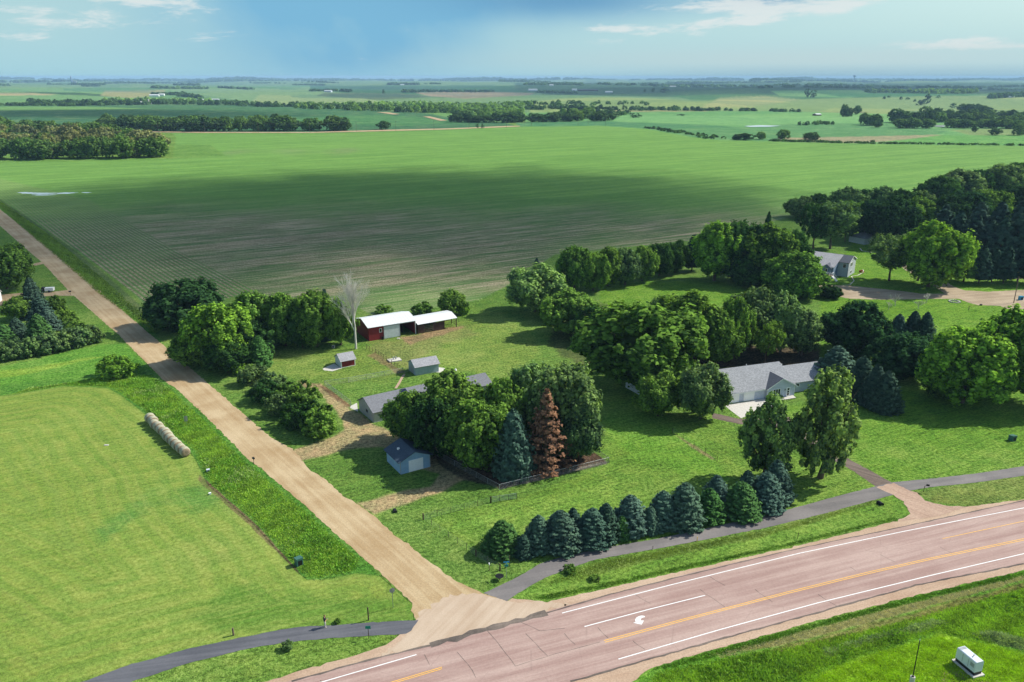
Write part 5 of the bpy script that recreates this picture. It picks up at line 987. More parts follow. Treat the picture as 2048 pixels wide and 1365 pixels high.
# pale ranch house
b = site('ranch_house', 1449, 809, 19, 'pale grey ranch house with speckled roof and white garage doors', 'house')
gable_x(17.8, 12.4, 2.5, 5.6, 6.2).build('wall', M['pale_siding'], b); roof_x(17.8, 12.4, 2.5, 5.6, 6.2, 0.4, 0.14).build('roof', M['roof_speckle'], b)
gable_x(10.5, 9.6, 2.5, 4.6, 4.8, 18.15, 0.9).build('wing_wall', M['slate_light'], b); roof_x(10.2, 9.6, 2.5, 4.6, 4.8, 0.4, 0.14, 18.45, 0.9).build('wing_roof', M['roof_speckle'], b)
fg = gable_y(7.2, 6.4, 2.5, 4.45, 3.6, 10.4, -0.7).build('front_gable_wall', M['pale_siding'], b); roof_y(7.2, 6.4, 2.5, 4.45, 3.6, 0.35, 0.13, 10.4, -0.7, 0.3, 0.0).build('front_gable_roof', M['roof_dark'], b)
mb = MB()
for s_ in (-1, 1): mb.slab((14+s_*4.0, -1.04, 2.26), (14, -1.04, 4.43), (14, -1.01, 4.43), (14+s_*4.0, -1.01, 2.26), 0.16)
mb.build('barge_board', M['white_trim'], b); MB().box(-0.3, 10.0, -0.47, -0.41, 2.18, 2.40).build('gutter', M['white_trim'], b)
panel_door(b, 0.7, 0.03, 2.8, 2.15); panel_door(b, 4.9, 0.03, 2.5, 2.15); MB().box(-0.03, .10, -.03, -.003, 0, 2.4).box(10.4, 10.5, -.73, -.703, 0, 2.45).box(17.5, 17.6, -.73, -.703, 0, 2.45).build('corner_trim', M['white_trim'], b)
window(b, 11.9, 0.85, 1.9, 1.35, -0.7, 3); d = MB().box(15.4, 16.35, -0.76, -0.703, 0.1, 2.25).build('front_door', M['white_trim'], b)
for z in (0.35, 0.95, 1.55): MB().box(15.62, 16.12, -0.785, -0.762, z, z+.48).build('pane', M['glass'], d)
window(b, 18.6, 1.3, 1.5, 0.8, 0.9, 1); MB().box(14.9, 15.05, -0.8, -0.703, 1.6, 1.95).build('wall_lamp', M['black'], b)
for x, y, z in ((1.4, 6.9, 5.4), (9.5, 6.6, 5.4), (18.9, 6.2, 4.5)): MB().tube((x, y, z-.2), (x, y, z+0.55), 0.08, 0.08, 8).build('vent_pipe', M['white_trim'], b)
mb = crown_mesh('porch_shrub_leaves', 201, 1.0, 1.1, 0, 8, 4, 20, 0.16, 'dome')
for xx, yy, lb in ((13.6, -1.6, 'small round shrub by the ranch house porch windows'), (11.0, -1.3, 'small shrub at the left corner of the ranch front gable')):
    o = link_mesh('shrub', mb); o.matrix_world = Matrix.Translation(G(1449, 809, 0)) @ Matrix.Rotation(R(19), 4, 'Z') @ Matrix.Translation((xx, yy, 0)); o.color = (*TINT['dark'], 1); tag(o, lb, 'bush')
# blue-grey two-storey house
b = site('blue_grey_house', 1694.5, 555, 53, 'blue-grey split level house with white trimmed windows and a deck', 'house')
gable_y(8.9, 15, 5.2, 6.9, 4.45).build('wall', M['slate_light'], b); roof_y(8.9, 15, 5.2, 6.9, 4.45, 0.45, 0.14).build('roof', M['roof_dark'], b)
MB().prism([(-5.6, -0.1), (-0.004, -0.1), (-0.004, 5.0), (-5.6, 4.15)], 3.6, 14.4, 'y').build('front_wing_wall', M['slate_siding'], b)
MB().slab((-6.2, 3.2, 4.22), (4.0, 3.2, 6.95), (4.0, 14.8, 6.95), (-6.2, 14.8, 4.22), 0.13).build('front_wing_roof', M['roof_pale'], b)  # paler shingles than the main roof, the lighter-lit slope put into the colour
gable_x(5.4, 3.0, 4.0, 5.1, 1.5, -6.9, 4.2).build('porch_gable_wall', M['slate_siding'], b); roof_x(6.4, 3.0, 4.0, 5.1, 1.5, 0.35, 0.12, -6.9, 4.2).build('porch_roof', M['roof_dark'], b)
mb = MB()
for s_ in (-1, 1): mb.slab((4.45+s_*4.9, -0.34, 5.02), (4.45, -0.34, 6.9), (4.45, -0.31, 6.9), (4.45+s_*4.9, -0.31, 5.02), 0.18)
mb.box(0, .16, -.03, -.003, 0, 5.2).box(8.74, 8.9, -.03, -.003, 0, 5.2).box(-6.3, -6.2, 3.2, 14.8, 4.05, 4.3).build('white_trim_boards', M['white_trim'], b)
window(b, 2.3, 3.3, 2.6, 1.5, 0, 2); window(b, 3.0, 0.7, 1.9, 1.1, 0, 2); window(b, 0.8, 3.2, 1.2, 1.5, 0, 1, 'x')
for yy in (5.2, 8.2, 10.4, 12.6): window(b, yy, 2.5, 0.9, 1.3, -5.6 if yy > 7.3 else -6.9, 1, 'x')
dk = MB().box(-9.4, -6.95, 3.0, 8.8, 1.55, 1.75).build('deck', M['wood_old'], b); mb = MB()
for yy in np.arange(3.0, 8.9, 0.72): mb.box(-9.4, -9.3, yy, yy+.08, 1.751, 2.75)
mb.box(-9.42, -9.28, 3.0, 8.85, 2.751, 2.84).box(-9.2, -7.0, 2.95, 3.03, 2.7, 2.8).box(-9.3, -9.15, 3.0, 3.15, 0, 1.549).box(-9.3, -9.15, 8.6, 8.75, 0, 1.549).box(-9.3, -9.15, 5.8, 5.95, 0, 1.549).build('railing', M['white_trim'], dk)
mb = MB()
for i in range(6): mb.box(-9.4+.3, -7.6, 2.99-0.3*(i+1), 2.99-0.3*i-.002, 1.55-.26*(i+1), 1.6-.26*i)
mb.tube((-9.1, 3.0, 2.7), (-9.1, 1.1, 1.0), .05).tube((-7.7, 3.0, 2.7), (-7.7, 1.1, 1.0), .05).build('stairs', M['white_trim'], dk)
for i, (x, y) in enumerate(((2.2, 8), (2.6, 11), (1.2, 13))): MB().box(x, x+.3, y, y+.3, 5.9+0.35*i*0, 6.6).build('roof_vent', M['black'], b)
o = link_mesh('flower_bush', mb2 := crown_mesh('flower_bush_leaves', 203, 1.1, 2.0, 0, 8, 4, 20, 0.2, 'dome')); o.location = G(1722, 546, 0); o.color = (.42, .03, .07, 1); tag(o, 'red flowering bush at the corner of the blue-grey house', 'bush')
stripe('flower_bed_edging', [(1686, 571), (1700, 570), (1708, 562), (1703, 553), (1716, 551), (1727, 545), (1726, 540)], 0.35, M['concrete'], 0.03); tag(bpy.data.objects['flower_bed_edging'], 'pale curved edging round the flower bed of the blue-grey house', 'edging')
# garage roof and ring of pale stones at the back of the upper lawn
b = site('hipped_outbuilding', 1728, 490, 28, 'grey roofed outbuilding behind the airy tree on the upper lawn', 'outbuilding')
MB().box(0, 11, 0, 8, -0.1, 2.6).build('wall', M['slate_light'], b); MB().add([(-.5, -.5, 2.55), (11.5, -.5, 2.55), (11.5, 8.5, 2.55), (-.5, 8.5, 2.55), (4.2, 4, 4.6), (6.8, 4, 4.6)], [(0, 1, 5, 4), (1, 2, 5), (2, 3, 4, 5), (3, 0, 4), (3, 2, 1, 0)]).build('roof', M['roof_grey'], b)
panel_door(b, 4, 0.03, 4.6, 2.1, 0, 'white_trim', 4, 'garage_door', 2)
stripe('stone_edging', [(1758, 505), (1742, 505), (1724, 502), (1720, 497)], 0.5, M['concrete'], 0.03); tag(bpy.data.objects['stone_edging'], 'curved pale stone edging on the upper lawn by the outbuilding', 'edging')
# left yard house, half out of frame
b = site('white_house', -14, 612, 22, 'white house at the left frame edge behind the spruces', 'house')
gable_x(5.4, 7, 2.7, 4.4, 3.5, -4).build('wall', M['white_trim'], b); roof_x(5.4, 7, 2.7, 4.4, 3.5, 0.4, 0.12, -4).build('roof', M['white_metal_plain'], b); window(b, -1, 1.0, 1.2, 1.1); MB().box(1.45, 5.0, -1.5, 4.0, 0.0, 0.25).build('deck', M['wood_old'], b)
b = empty('utility_trailer', G(90, 586, 0), R(12), 'small white trailer parked by the lane behind the spruces', 'trailer')
MB().box(0, 2.6, 0, 1.7, 0.5, 1.5).build('body', M['white_metal_plain'], b)
for x in (1.3,):
    for y in (-0.16, 1.72): MB().tube((x, y, .36), (x, y+.14, .36), .36, .36, 14).build('wheel', M['black'], b)
MB().tube((0, .85, .55), (-1.0, .85, .5), .06).build('tow_bar', M['black'], b)
MB().box(0, .9, 0, .9, 0, 1.3).prism([(-.05, 1.302), (.95, 1.302), (.45, 1.6)], -.05, .95, 'y').build('bin', M['black']); tag(bpy.data.objects['bin'], 'dark bin standing beside the white trailer', 'bin'); bpy.data.objects['bin'].location = G(83, 584, 0)

# farms far away
def far_shed(name, px, py, wpx, hpx, deg, wall, roof, label, cat='farm building', depth=12):
    p = G(px, py); m_ = mpp(p); W = wpx*m_; e = hpx*m_*0.62; rz = hpx*m_
    b = empty(name, p, R(deg), label, cat, 'farm buildings in the distance'); gable_x(W, depth, e, rz, depth/2, -W/2).build('wall', M[wall], b); roof_x(W, depth, e, rz, depth/2, 0.4, 0.2, -W/2).build('roof', M[roof], b); return b
for a in [(308, 193.5, 18, 4, 8, 'white_trim', 'white_metal_plain', 'white barn among trees, left one of the pair on the left horizon'), (322, 192, 12, 4, 8, 'white_trim', 'white_metal_plain', 'white barn among trees, right one of the pair on the left horizon'), (276, 208, 14, 4, 0, 'grey_metal', 'white_metal_plain', 'grey farm building at the foot of the left creek wood'), (296, 208.5, 9, 3.5, 0, 'grey_metal', 'white_metal_plain', 'small pale shed just left of the white silo'),
          (400, 202, 12, 3, 0, 'grey_metal', 'white_metal_plain', 'low pale shed right of the far left farm'), (430, 201, 14, 2.6, 0, 'grey_metal', 'white_metal_plain', 'low wide shed at the right of the far left farm'), (372, 201, 12, 2.6, 0, 'tan_siding', 'white_metal_plain', 'tan shed below the left horizon wood'),
          (655, 185, 16, 4, -20, 'pale_siding', 'white_metal_plain', 'pale farmhouse with trees in the centre distance'), (1066, 182.5, 18, 4, 2, 'white_trim', 'white_metal_plain', 'long white barn at the left of the centre farm'), (1149, 182.5, 10, 4, 0, 'white_trim', 'white_metal_plain', 'white machine shed in the middle of the centre farm'), (1176, 183, 40, 3.4, 0, 'wood_dark', 'roof_dark', 'long dark roofed shed of the centre farm'),
          (1218, 186, 15, 3, 0, 'white_trim', 'white_metal_plain', 'white low shed at the right end of the centre farm'), (1103, 172.5, 8, 3, 0, 'white_trim', 'white_metal_plain', 'small white shed before the wood on the centre horizon'), (1346, 174.5, 12, 1.8, 0, 'white_trim', 'white_metal_plain', 'left of three long white barns on the far blue field'), (1376, 174, 14, 1.8, 0, 'white_trim', 'white_metal_plain', 'middle of three long white barns on the far blue field'), (1396, 174, 16, 1.8, 0, 'white_trim', 'white_metal_plain', 'right of three long white barns on the far blue field'),
          (804, 171.5, 8, 2, 0, 'white_trim', 'white_metal_plain', 'tiny white shed in front of the dark centre wood'), (904, 183, 7, 2, 0, 'white_trim', 'white_metal_plain', 'tiny white building in the shelterbelt of the centre'), (2023, 196, 12, 4, 0, 'white_trim', 'white_metal_plain', 'white roofed shed on the right hilltop'), (2046, 192, 20, 5, 0, 'pale_siding', 'grey_metal', 'grey roofed barn at the right hilltop by the frame edge'),
          (1638, 232, 12, 4, 20, 'wood_old', 'white_metal_plain', 'small weathered building below the pasture hill')]: far_shed('farm_building', *a)
p = G(297.5, 209); m_ = mpp(p); b = empty('silo', p, 0, 'slender white silo beside the far left farm', 'silo'); MB().tube((0, 0, 0), (0, 0, 9*m_), 1.5*m_, 1.5*m_, 16).build('shaft', M['concrete'], b); MB().tube((0, 0, 9*m_), (0, 0, 10.4*m_), 1.5*m_, .2, 16).build('dome', M['grey_metal'], b)
p = G(1708, 164); m_ = mpp(p); b = empty('water_tower', p, 0, 'pale water tower standing on the right horizon', 'water tower'); MB().tube((0, 0, 0), (0, 0, 9*m_), 1.0*m_, .7*m_, 10).build('shaft', M['slate_siding'], b); MB().tube((0, 0, 8.5*m_), (0, 0, 10.5*m_), 1.2*m_, 2.7*m_, 16).tube((0, 0, 10.5*m_), (0, 0, 12*m_), 2.7*m_, 2.4*m_, 16).tube((0, 0, 12*m_), (0, 0, 13*m_), 2.4*m_, .6*m_, 16).build('tank', M['slate_siding'], b)
p = G(144, 168); m_ = mpp(p); b = empty('grain_elevator', p, 0, 'tall grey grain elevator on the left horizon', 'grain elevator'); MB().box(-1*m_, 1*m_, -8, 8, 0, 12*m_).prism([(-1*m_, 12.002*m_), (1*m_, 12.002*m_), (0, 15*m_)], -8, 8, 'y').build('headhouse', M['slate_siding'], b); MB().tube((4*m_, 0, 0), (4*m_, 0, 7*m_), 1.6*m_, 1.6*m_, 14).tube((8*m_, 0, 0), (8*m_, 0, 6*m_), 1.6*m_, 1.6*m_, 14).build('bin', M['grey_metal'], b)

# ================================================================ SMALL THINGS
def hay_mat():
    m, t, o = new_mat('hay'); b_ = t.n('ShaderNodeBsdfPrincipled'); tcn = t.n('ShaderNodeTexCoord'); n = t.noise(t.mapv(tcn.outputs['Object'], 0, (6, 1, 1)), 3.0, 5, 0.7); n2 = t.noise(tcn.outputs['Object'], 1.2, 3)
    c = t.mix(t.ss(n, .3, .7), lin((138, 138, 116)), lin((188, 184, 156))); c = t.mix(t.ss(n2, .4, .7, 0, .5), c, lin((150, 140, 110))); t.l(c, b_.inputs['Base Color']); b_.inputs['Roughness'].default_value = .85
    bp = t.n('ShaderNodeBump'); bp.inputs['Distance'].default_value = .05; t.l(n, bp.inputs['Height']); t.l(bp.outputs[0], b_.inputs['Normal']); t.l(b_.outputs[0], o.inputs[0]); return m
M['hay'] = hay_mat(); M['hay_end_shade'] = mat('hay_end_shade', (140, 124, 100), 0.95, 0.35, 9, 0.5)
mb = MB(); rr = .98; L0 = .82; prof = [(-L0, 0), (-L0-.02, .45), (-L0, rr-.34), (-L0+.16, rr-.10), (-.35, rr+.02), (.35, rr+.02), (L0-.16, rr-.10), (L0, rr-.34), (L0+.02, .45), (L0, 0)]; N_ = 28; vs = []; r_ = random.Random(3)
for a_, c_ in prof:
    for i in range(N_): th = 6.283*i/N_; k_ = c_*(1+r_.uniform(-.012, .012)); vs.append((a_+r_.uniform(-.015, .015), k_*math.cos(th), max(-.90, k_*math.sin(th))))
fs = []; ks = []
for j in range(len(prof)-1):
    for i in range(N_): fs.append((j*N_+i, j*N_+(i+1) % N_, (j+1)*N_+(i+1) % N_, (j+1)*N_+i)); ks.append(1 if j < 3 or j > 5 else 0)  # rims take the brown end colour too, painting shade between the bales
mb.v = vs; mb.f = fs; mb.k = ks
bale0 = mb.build('hay_bale', [M['hay'], M['hay_end_shade']], smooth=True)
p0, p1 = G(297, 842, 0), G(373, 915, 0); dv = p1-p0; an = math.atan2(dv.y, dv.x); nb_ = 12
for i in range(nb_):
    o = bale0 if i == 0 else bale0.copy()
    if i: COL.objects.link(o)
    s = (i+.5)/nb_; o.location = p0.lerp(p1, s)+Vector((r_.uniform(-.14, .14), r_.uniform(-.14, .14), .90)); o.rotation_euler = (r_.uniform(0, .1), 0, an+r_.uniform(-.13, .13)); o.scale = (dv.length/nb_/1.86,)+(r_.uniform(.92, 1.08),)*2
    tag(o, ('first round hay bale at the far upper end of the row' if i == 0 else 'last round hay bale at the near end showing its brown face' if i == nb_-1 else '%s round hay bale from the far upper end of the row' % nm_[i]), 'hay bale', 'round hay bales in a row')

def post_thing(name, px, py, h, rad, m, label, cat, group=None, square=False):
    o = (MB().box(-rad, rad, -rad, rad, -.1, h) if square else MB().tube((0, 0, -.1), (0, 0, h), rad, rad, 8)).build(name, M[m]); o.location = G(px, py, 0); return tag(o, label, cat, group)
# road signs
b = empty('stop_sign', G(786.3, 1216, 0), R(126), 'octagonal road sign seen from its grey back at the junction', 'road sign'); MB().box(-.035, .035, -.03, .03, -.1, 3.1).build('post', M['galv'], b)
oc = [(.40*math.cos(R(22.5+45*i)), 2.72+.40*math.sin(R(22.5+45*i))) for i in range(8)]; pl = MB().prism(oc, .032, .045, 'y').build('plate', M['galv'], b)
b.rotation_euler.z = R(20)
M['stop_red'] = mat('stop_red', (170, 24, 30), .4, .05); MB().prism([(x*.95, 2.72+(z-2.72)*.95) for x, z in oc], .046, .050, 'y').build('face', M['stop_red'], pl)
def text(s, size, m, par, loc, rot, name='lettering'):
    c = bpy.data.curves.new(name, 'FONT'); c.body = s; c.size = size; c.extrude = .003; c.align_x = 'CENTER'; c.align_y = 'CENTER'; o = bpy.data.objects.new(name, c); COL.objects.link(o)
    dg = bpy.context.evaluated_depsgraph_get(); me = bpy.data.meshes.new_from_object(o.evaluated_get(dg)); bpy.data.objects.remove(o); me.materials.clear(); me.materials.append(m)
    o = link_mesh(name, me, par); o.location = loc; o.rotation_euler = rot; return o
text('STOP', .26, M['white_trim'], pl, (0, .054, 2.72), (math.pi/2, 0, math.pi))
b = empty('mile_sign', G(737.5, 1277.6, 0), R(2), 'small green sign on a dark post at the edge of the new trail', 'road sign'); MB().box(-.04, .04, -.03, .03, -.1, 1.95).build('post', M['wood_dark'], b); MB().box(-.34, .34, -.05, -.033, 1.5, 1.95).box(-.30, -.02, -.054, -.051, 1.68, 1.78).box(.04, .3, -.054, -.051, 1.68, 1.78).build('plate', [M['sign_green']], b)
post_thing('wooden_post', 737, 1241, 2.0, .07, 'wood_dark', 'dark square wooden post standing just above the green sign', 'post', square=True)
b = empty('street_sign', G(1012.8, 1157, 0), R(0), 'pole with crossed blue and green street name plates below the spruces', 'street sign'); MB().tube((0, 0, -.1), (0, 0, 2.65), .035, .035, 8).build('pole', M['galv'], b)
for z, rz_, m_n, w_ in ((2.62, 8, 'sign_blue', .85), (2.36, -62, 'sign_blue', .75), (2.10, 8, 'sign_green', .62), (1.93, 8, 'sign_green', .5)): o = MB().box(-w_/2, w_/2, -.05, -.036, 0, .2).build('name_plate', M[m_n], b); o.location.z = z; o.rotation_euler.z = R(rz_)
post_thing('marker_stake', 1019, 1134, 1.9, .045, 'wood_old', 'weathered wooden stake right beside the blue street name plates', 'stake', square=True)
b = empty('marker_post', G(978.5, 1142, 0), 0, 'brown post with a white top in the shade of the first spruce', 'marker post'); MB().tube((0, 0, -.1), (0, 0, 1.0), .05, .05, 8).build('stem', M['wood_old'], b); MB().tube((0, 0, 1.0), (0, 0, 1.3), .09, .09, 10).build('cap', M['white_trim'], b)
b = empty('mailbox', G(999, 1160, 0), R(20), 'black mailbox bowl on the mown corner left of the street sign', 'mailbox'); mb = MB(); mb.tube((0, 0, .25), (0, 0, .62), .18, .62, 16).tube((0, 0, .62), (0, 0, .66), .62, .60, 16).build('tub', M['black'], b); MB().tube((0, 0, -.05), (0, 0, .25), .05, .05).build('post', M['wood_dark'], b)
b['label'] = 'black flared tub on a short post left of the street sign'; b['category'] = 'planter tub'; b.name = 'planter_tub'
b = empty('road_sign_back', G(373, 850, 0), R(30), 'grey back of a rectangular road sign in the ditch weeds beside the hay bales', 'road sign'); MB().box(-.35, .35, .03, .045, .75, 1.9).build('plate', M['galv'], b); MB().box(-.035, .035, -.03, .028, -.1, 1.95).build('post', M['galv'], b)
post_thing('fence_post', 467, 1271, 1.1, .09, 'wood_old', 'short weathered post in the mown field above the new trail', 'post', square=True)
b = empty('mailbox', G(508, 928, 0), R(40), 'dark mailbox leaning at the left edge of the gravel road', 'mailbox'); MB().tube((0, 0, -.1), (0, 0, 1.0), .05, .05).build('post', M['wood_dark'], b); MB().box(-.16, .16, -.3, .3, 1.0, 1.28).build('box', M['black'], b)
b = empty('mailbox', G(1847, 984, 0), R(-20), 'dark mailbox on a bent post between the trail and the right verge', 'mailbox'); MB().tube((0, 0, -.1), (.05, 0, 1.15), .05, .05).tube((.05, 0, 1.15), (.5, 0, 1.2), .04, .04).build('post', M['wood_dark'], b); MB().box(.25, .75, -.13, .13, 1.24, 1.5).build('box', M['black'], b)
b = empty('mailbox', G(1937, 621, 0), R(-20), 'dark mailbox on the verge below the curved drive at the right', 'mailbox'); MB().tube((0, 0, -.1), (0, 0, 1.4), .07, .07).tube((0, 0, 1.3), (3.4, 2.0, 1.3), .04, .04).build('post', M['wood_dark'], b); MB().box(3.1, 3.8, 1.8, 2.2, 1.34, 1.75).build('box', M['black'], b)
b = empty('mailbox', G(141, 590, 0), R(20), 'small dark mailbox at the lane mouth of the left yard', 'mailbox'); MB().tube((0, 0, -.1), (0, 0, 1.0), .05, .05).build('post', M['wood_dark'], b); MB().box(-.4, .4, -.16, .16, 1.0, 1.35).build('box', M['black'], b)
post_thing('marker_post', 1394, 1083, .75, .06, 'yellow', 'short yellow marker post at the trail edge in front of the spruces', 'marker post'); post_thing('marker_post', 1595.3, 1078, 1.1, .045, 'wood_dark', 'thin dark delineator post in the verge beside the highway', 'marker post')
post_thing('marker_post', 1305.5, 1099, .6, .04, 'wood_dark', 'tiny dark marker post at the lower edge of the trail', 'marker post'); post_thing('marker_post', 1564, 1019, 1.2, .07, 'wood_old', 'pair like wooden post at the right end of the spruce row', 'marker post', square=True)
post_thing('marker_post', 1197, 1168, 1.1, .04, 'wood_dark', 'thin dark post among verge weeds close to the highway shoulder', 'marker post')
def cabinet(name, px, py, deg, w, d, h, m, label, cat, lid=True):
    b = empty(name, G(px, py, 0), R(deg), label, cat); MB().box(-w/2, w/2, -d/2, d/2, -.05, h*.8).build('body', M[m], b)
    if lid: MB().prism([(-d/2-.04, h*.8+.002), (d/2+.04, h*.8+.002), (d/2+.04, h*.9), (-d/2-.04, h)], -w/2-.04, w/2+.04, 'x').build('lid', M[m], b)
    MB().box(-w*.35, w*.35, -d/2-.012, -d/2-.002, .15, h*.7).build('door', M['black'], b); return b
cabinet('utility_box', 598, 1130, 40, .95, .95, 1.3, 'utility_green', 'green utility box in the weeds at the lower end of the ditch', 'utility box'); cabinet('utility_box', 2024, 881, 20, 1.0, 1.0, 1.15, 'utility_green', 'dark green utility box alone on the right lawn', 'utility box')
cabinet('utility_pedestal', 416.5, 944, 30, .5, .5, .55, 'gen_grey', 'small pale utility pedestal near the end of the bale row', 'utility pedestal'); cabinet('utility_pedestal', 420, 989, 30, .34, .34, .3, 'white_trim', 'tiny white pedestal at the lower field edge of the ditch', 'utility pedestal')
cabinet('recycling_bin', 2041, 600, 10, 1.1, 1.0, 1.3, 'sign_blue', 'blue bin beside the drive at the right frame edge', 'bin'); cabinet('small_stump_box', 667, 696, 0, .7, .7, .8, 'concrete', 'small pale box in the shade under the grove by the dead tree', 'box', False)
for px_, py_, ln, rd, lb in ((1760, 1009, 1.0, .38, 'dark culvert end in the verge near the driveway apron'), (790, 1024, .9, .33, 'dark culvert end in the grass beside the farm gateway')):
    p = G(px_, py_, 0); mb = MB(); N2 = 16
    ring = lambda y, q: [(q*math.cos(6.283*i/N2), y, q*math.sin(6.283*i/N2)+rd*.3) for i in range(N2)]
    mb.add(ring(-ln/2, rd)+ring(ln/2, rd)+ring(-ln/2, rd*.85)+ring(ln/2, rd*.85), [(i, (i+1) % N2, N2+(i+1) % N2, N2+i) for i in range(N2)]+[(2*N2+i, 3*N2+i, 3*N2+(i+1) % N2, 2*N2+(i+1) % N2) for i in range(N2)]+[(i, 2*N2+i, 2*N2+(i+1) % N2, (i+1) % N2) for i in range(N2)])
    o = mb.build('culvert_pipe', M['black']); o.location = p; o.rotation_euler.z = R(18); tag(o, lb, 'culvert')
# generator, lamp post, cabinet at the lower right
b = empty('generator', G(1946, 1357.5, 0), R(17), 'white box generator with a black base on a concrete plinth', 'generator')
MB().box(-.05, 1.65, -.1, 3.2, -.1, .22).build('plinth', M['concrete'], b); MB().box(.22, 1.38, .2, 2.95, .222, .62).build('fuel_tank', M['black'], b)
bd = MB().prism([(.20, .622), (1.40, .622), (1.40, 1.98), (1.30, 2.06), (.30, 2.06), (.20, 1.98)], .18, 2.98, 'y').build('housing', M['gen_grey'], b)
MB().tube((.85, 1.2, 2.06), (.85, 1.2, 2.26), .05, .05).tube((.85, 1.2, 2.26), (.85, 1.05, 2.32), .05, .05).build('exhaust', M['galv'], bd)
MB().box(.4, 1.2, 2.5, 2.9, 2.062, 2.08).build('grille', M['galv'], bd); MB().box(.18, .197, .35, .9, 1.2, 1.7).box(.18, .197, 1.15, 1.2, .8, 1.9).box(.18, .197, 2.0, 2.05, .8, 1.9).build('panel_seam', M['grey_trim'], bd)
MB().box(.185, .195, .5, .72, 1.35, 1.55).build('label_plate', M['black'], bd)
b = empty('lamp_post', G(1823, 1368, 0), 0, 'thin black pole on a round concrete base among lime green weeds', 'lamp post'); MB().tube((0, 0, -.1), (0, 0, 1.05), .30, .27, 18).build('base', M['concrete'], b); MB().tube((0, 0, 1.05), (0, 0, 1.10), .16, .16, 12).tube((0, 0, 1.1), (0, 0, 6.1), .065, .05, 10).build('pole', M['black'], b); MB().tube((0, 0, 6.1), (0, 0, 6.28), .08, .05, 10).build('lamp', M['galv'], b)
b = empty('utility_cabinet', G(1746, 1402, 0), R(-28), 'grey green utility cabinet cut off by the bottom frame edge', 'utility cabinet'); MB().box(-.8, .8, -.5, .5, -.1, 1.5).build('body', M['slate_light'], b); MB().prism([(-.58, 1.502), (.58, 1.502), (.58, 1.60), (-.58, 1.70)], -.86, -.3, 'x').prism([(-.58, 1.502), (.58, 1.502), (.58, 1.56), (-.58, 1.62)], -.298, .86, 'x').build('lid', M['gen_grey'], b); MB().box(-.7, .7, -.515, -.502, .2, 1.35).build('door', M['utility_green'], b)
b = empty('bollard', G(1926, 1385, 0), 0, 'white capped bollard at the bottom edge below the generator', 'bollard'); MB().tube((0, 0, -.1), (0, 0, .9), .13, .13, 14).build('stem', M['white_trim'], b); MB().tube((0, 0, .9), (0, 0, 1.02), .13, .05, 14).build('cap', M['gen_grey'], b)
# fences
def fence(name, pts, h, spacing, label, mesh_step=0.0, rail=False, wires=3, pm='galv', pr=.035, cornr=.06, cat='fence', wm='galv'):
    P = [G(a, b, 0) for a, b in pts]; root = empty(name, P[0], 0, label, cat); O = P[0]; wr = MB()
    for a, c in zip(P, P[1:]):
        n = max(1, round((c-a).length/spacing))
        for i in range(n+1):
            if i == 0 and a is not P[0]: continue
            q = a.lerp(c, i/n)-O; big = i in (0, n); MB().tube(q+Vector((0, 0, -.1)), q+Vector((0, 0, h)), cornr if big else pr, None, 8).build('post', M[pm], root)
        a_, c_ = a-O, c-O
        if rail: wr.tube(a_+Vector((0, 0, h)), c_+Vector((0, 0, h)), .03, None, 6)
        for k_ in range(wires): z = h*(k_+.6)/wires; wr.tube(a_+Vector((0, 0, z)), c_+Vector((0, 0, z)), .008, None, 3, cap=False)
        if mesh_step:
            ln = (c-a).length; d = (c-a)/ln; k_ = 0.0
            while k_ < ln:
                for s_ in (1, -1):
                    e = k_+s_*h; e2 = min(max(e, 0), ln); hh = h*abs(e2-k_)/h; wr.tube(a_+d*k_+Vector((0, 0, .03)), a_+d*e2+Vector((0, 0, .03+hh*.97)), .006, None, 3, cap=False)
                k_ += mesh_step
    wr.build('wire' if not mesh_step else 'mesh', M[wm], root, fix=False); return root
fence('chain_link_fence', [(868, 910), (998.8, 981), (1217.3, 926.3), (1187, 905)], 1.12, 3.0, 'chain link fence with top rail along the mulch bed of the house grove', .16, True, 0)
fence('chain_link_fence', [(702, 812), (650, 772), (697, 765.5), (804, 746), (828, 744)], 1.2, 5.0, 'chain link fence with top rail round the back lawn of the farmhouse', .2, True, 0)
fence('wire_fence', [(981.4, 1006), (846.6, 1040), (952, 1113), (1000, 1142)], 1.15, 2.4, 'wire fence with thin posts round the mown paddock corner', 0, False, 5, 'wood_dark', .03, .11, wm='galv')
fence('wire_fence', [(733, 698), (752, 706.7), (783.6, 729), (806, 744)], 1.2, 1.8, 'rusty wire fence with thin posts below the red barn', .35, False, 2, 'wood_dark', .04, .06, wm='wood_old')
fence('wire_fence', [(1345, 866), (1434, 924)], 1.1, 4.0, 'thin wire fence along the dry strip between the two lawns', 0, False, 3, 'wood_dark', .035, .05)
# farm gate
p, q = G(982.5, 1006.3, 0), G(1033.8, 998.4, 0); d = q-p; b = empty('farm_gate', p, math.atan2(d.y, d.x), 'grey tubular farm gate standing in the paddock fence line', 'gate'); ln = d.length; mb = MB()
for z in (.2, .42, .64, .88, 1.12): mb.tube((0.1, 0, z), (ln, 0, z), .03, None, 6)
mb.build('bars', M['galv'], b); mb = MB()
for x in (.1, ln*.33, ln*.66, ln): mb.tube((x, 0, .1), (x, 0, 1.2), .035, None, 6)
mb.build('frame', M['wood_dark'], b)
# board fence beside the ranch house
p, q = G(1251, 775, 0), G(1290, 797, 0); d = q-p; b = empty('board_fence', p, math.atan2(d.y, d.x), 'short grey board fence in the shade left of the ranch house', 'fence'); mb = MB(); x = 0
while x < d.length: mb.box(x, x+.14, 0, .03, 0, 1.55+.08*math.sin(x)); x += .16
mb.build('boards', M['door_white'], b); MB().box(0, d.length, .031, .08, .4, .5).box(0, d.length, .031, .08, 1.2, 1.3).build('rails', M['wood_old'], b)
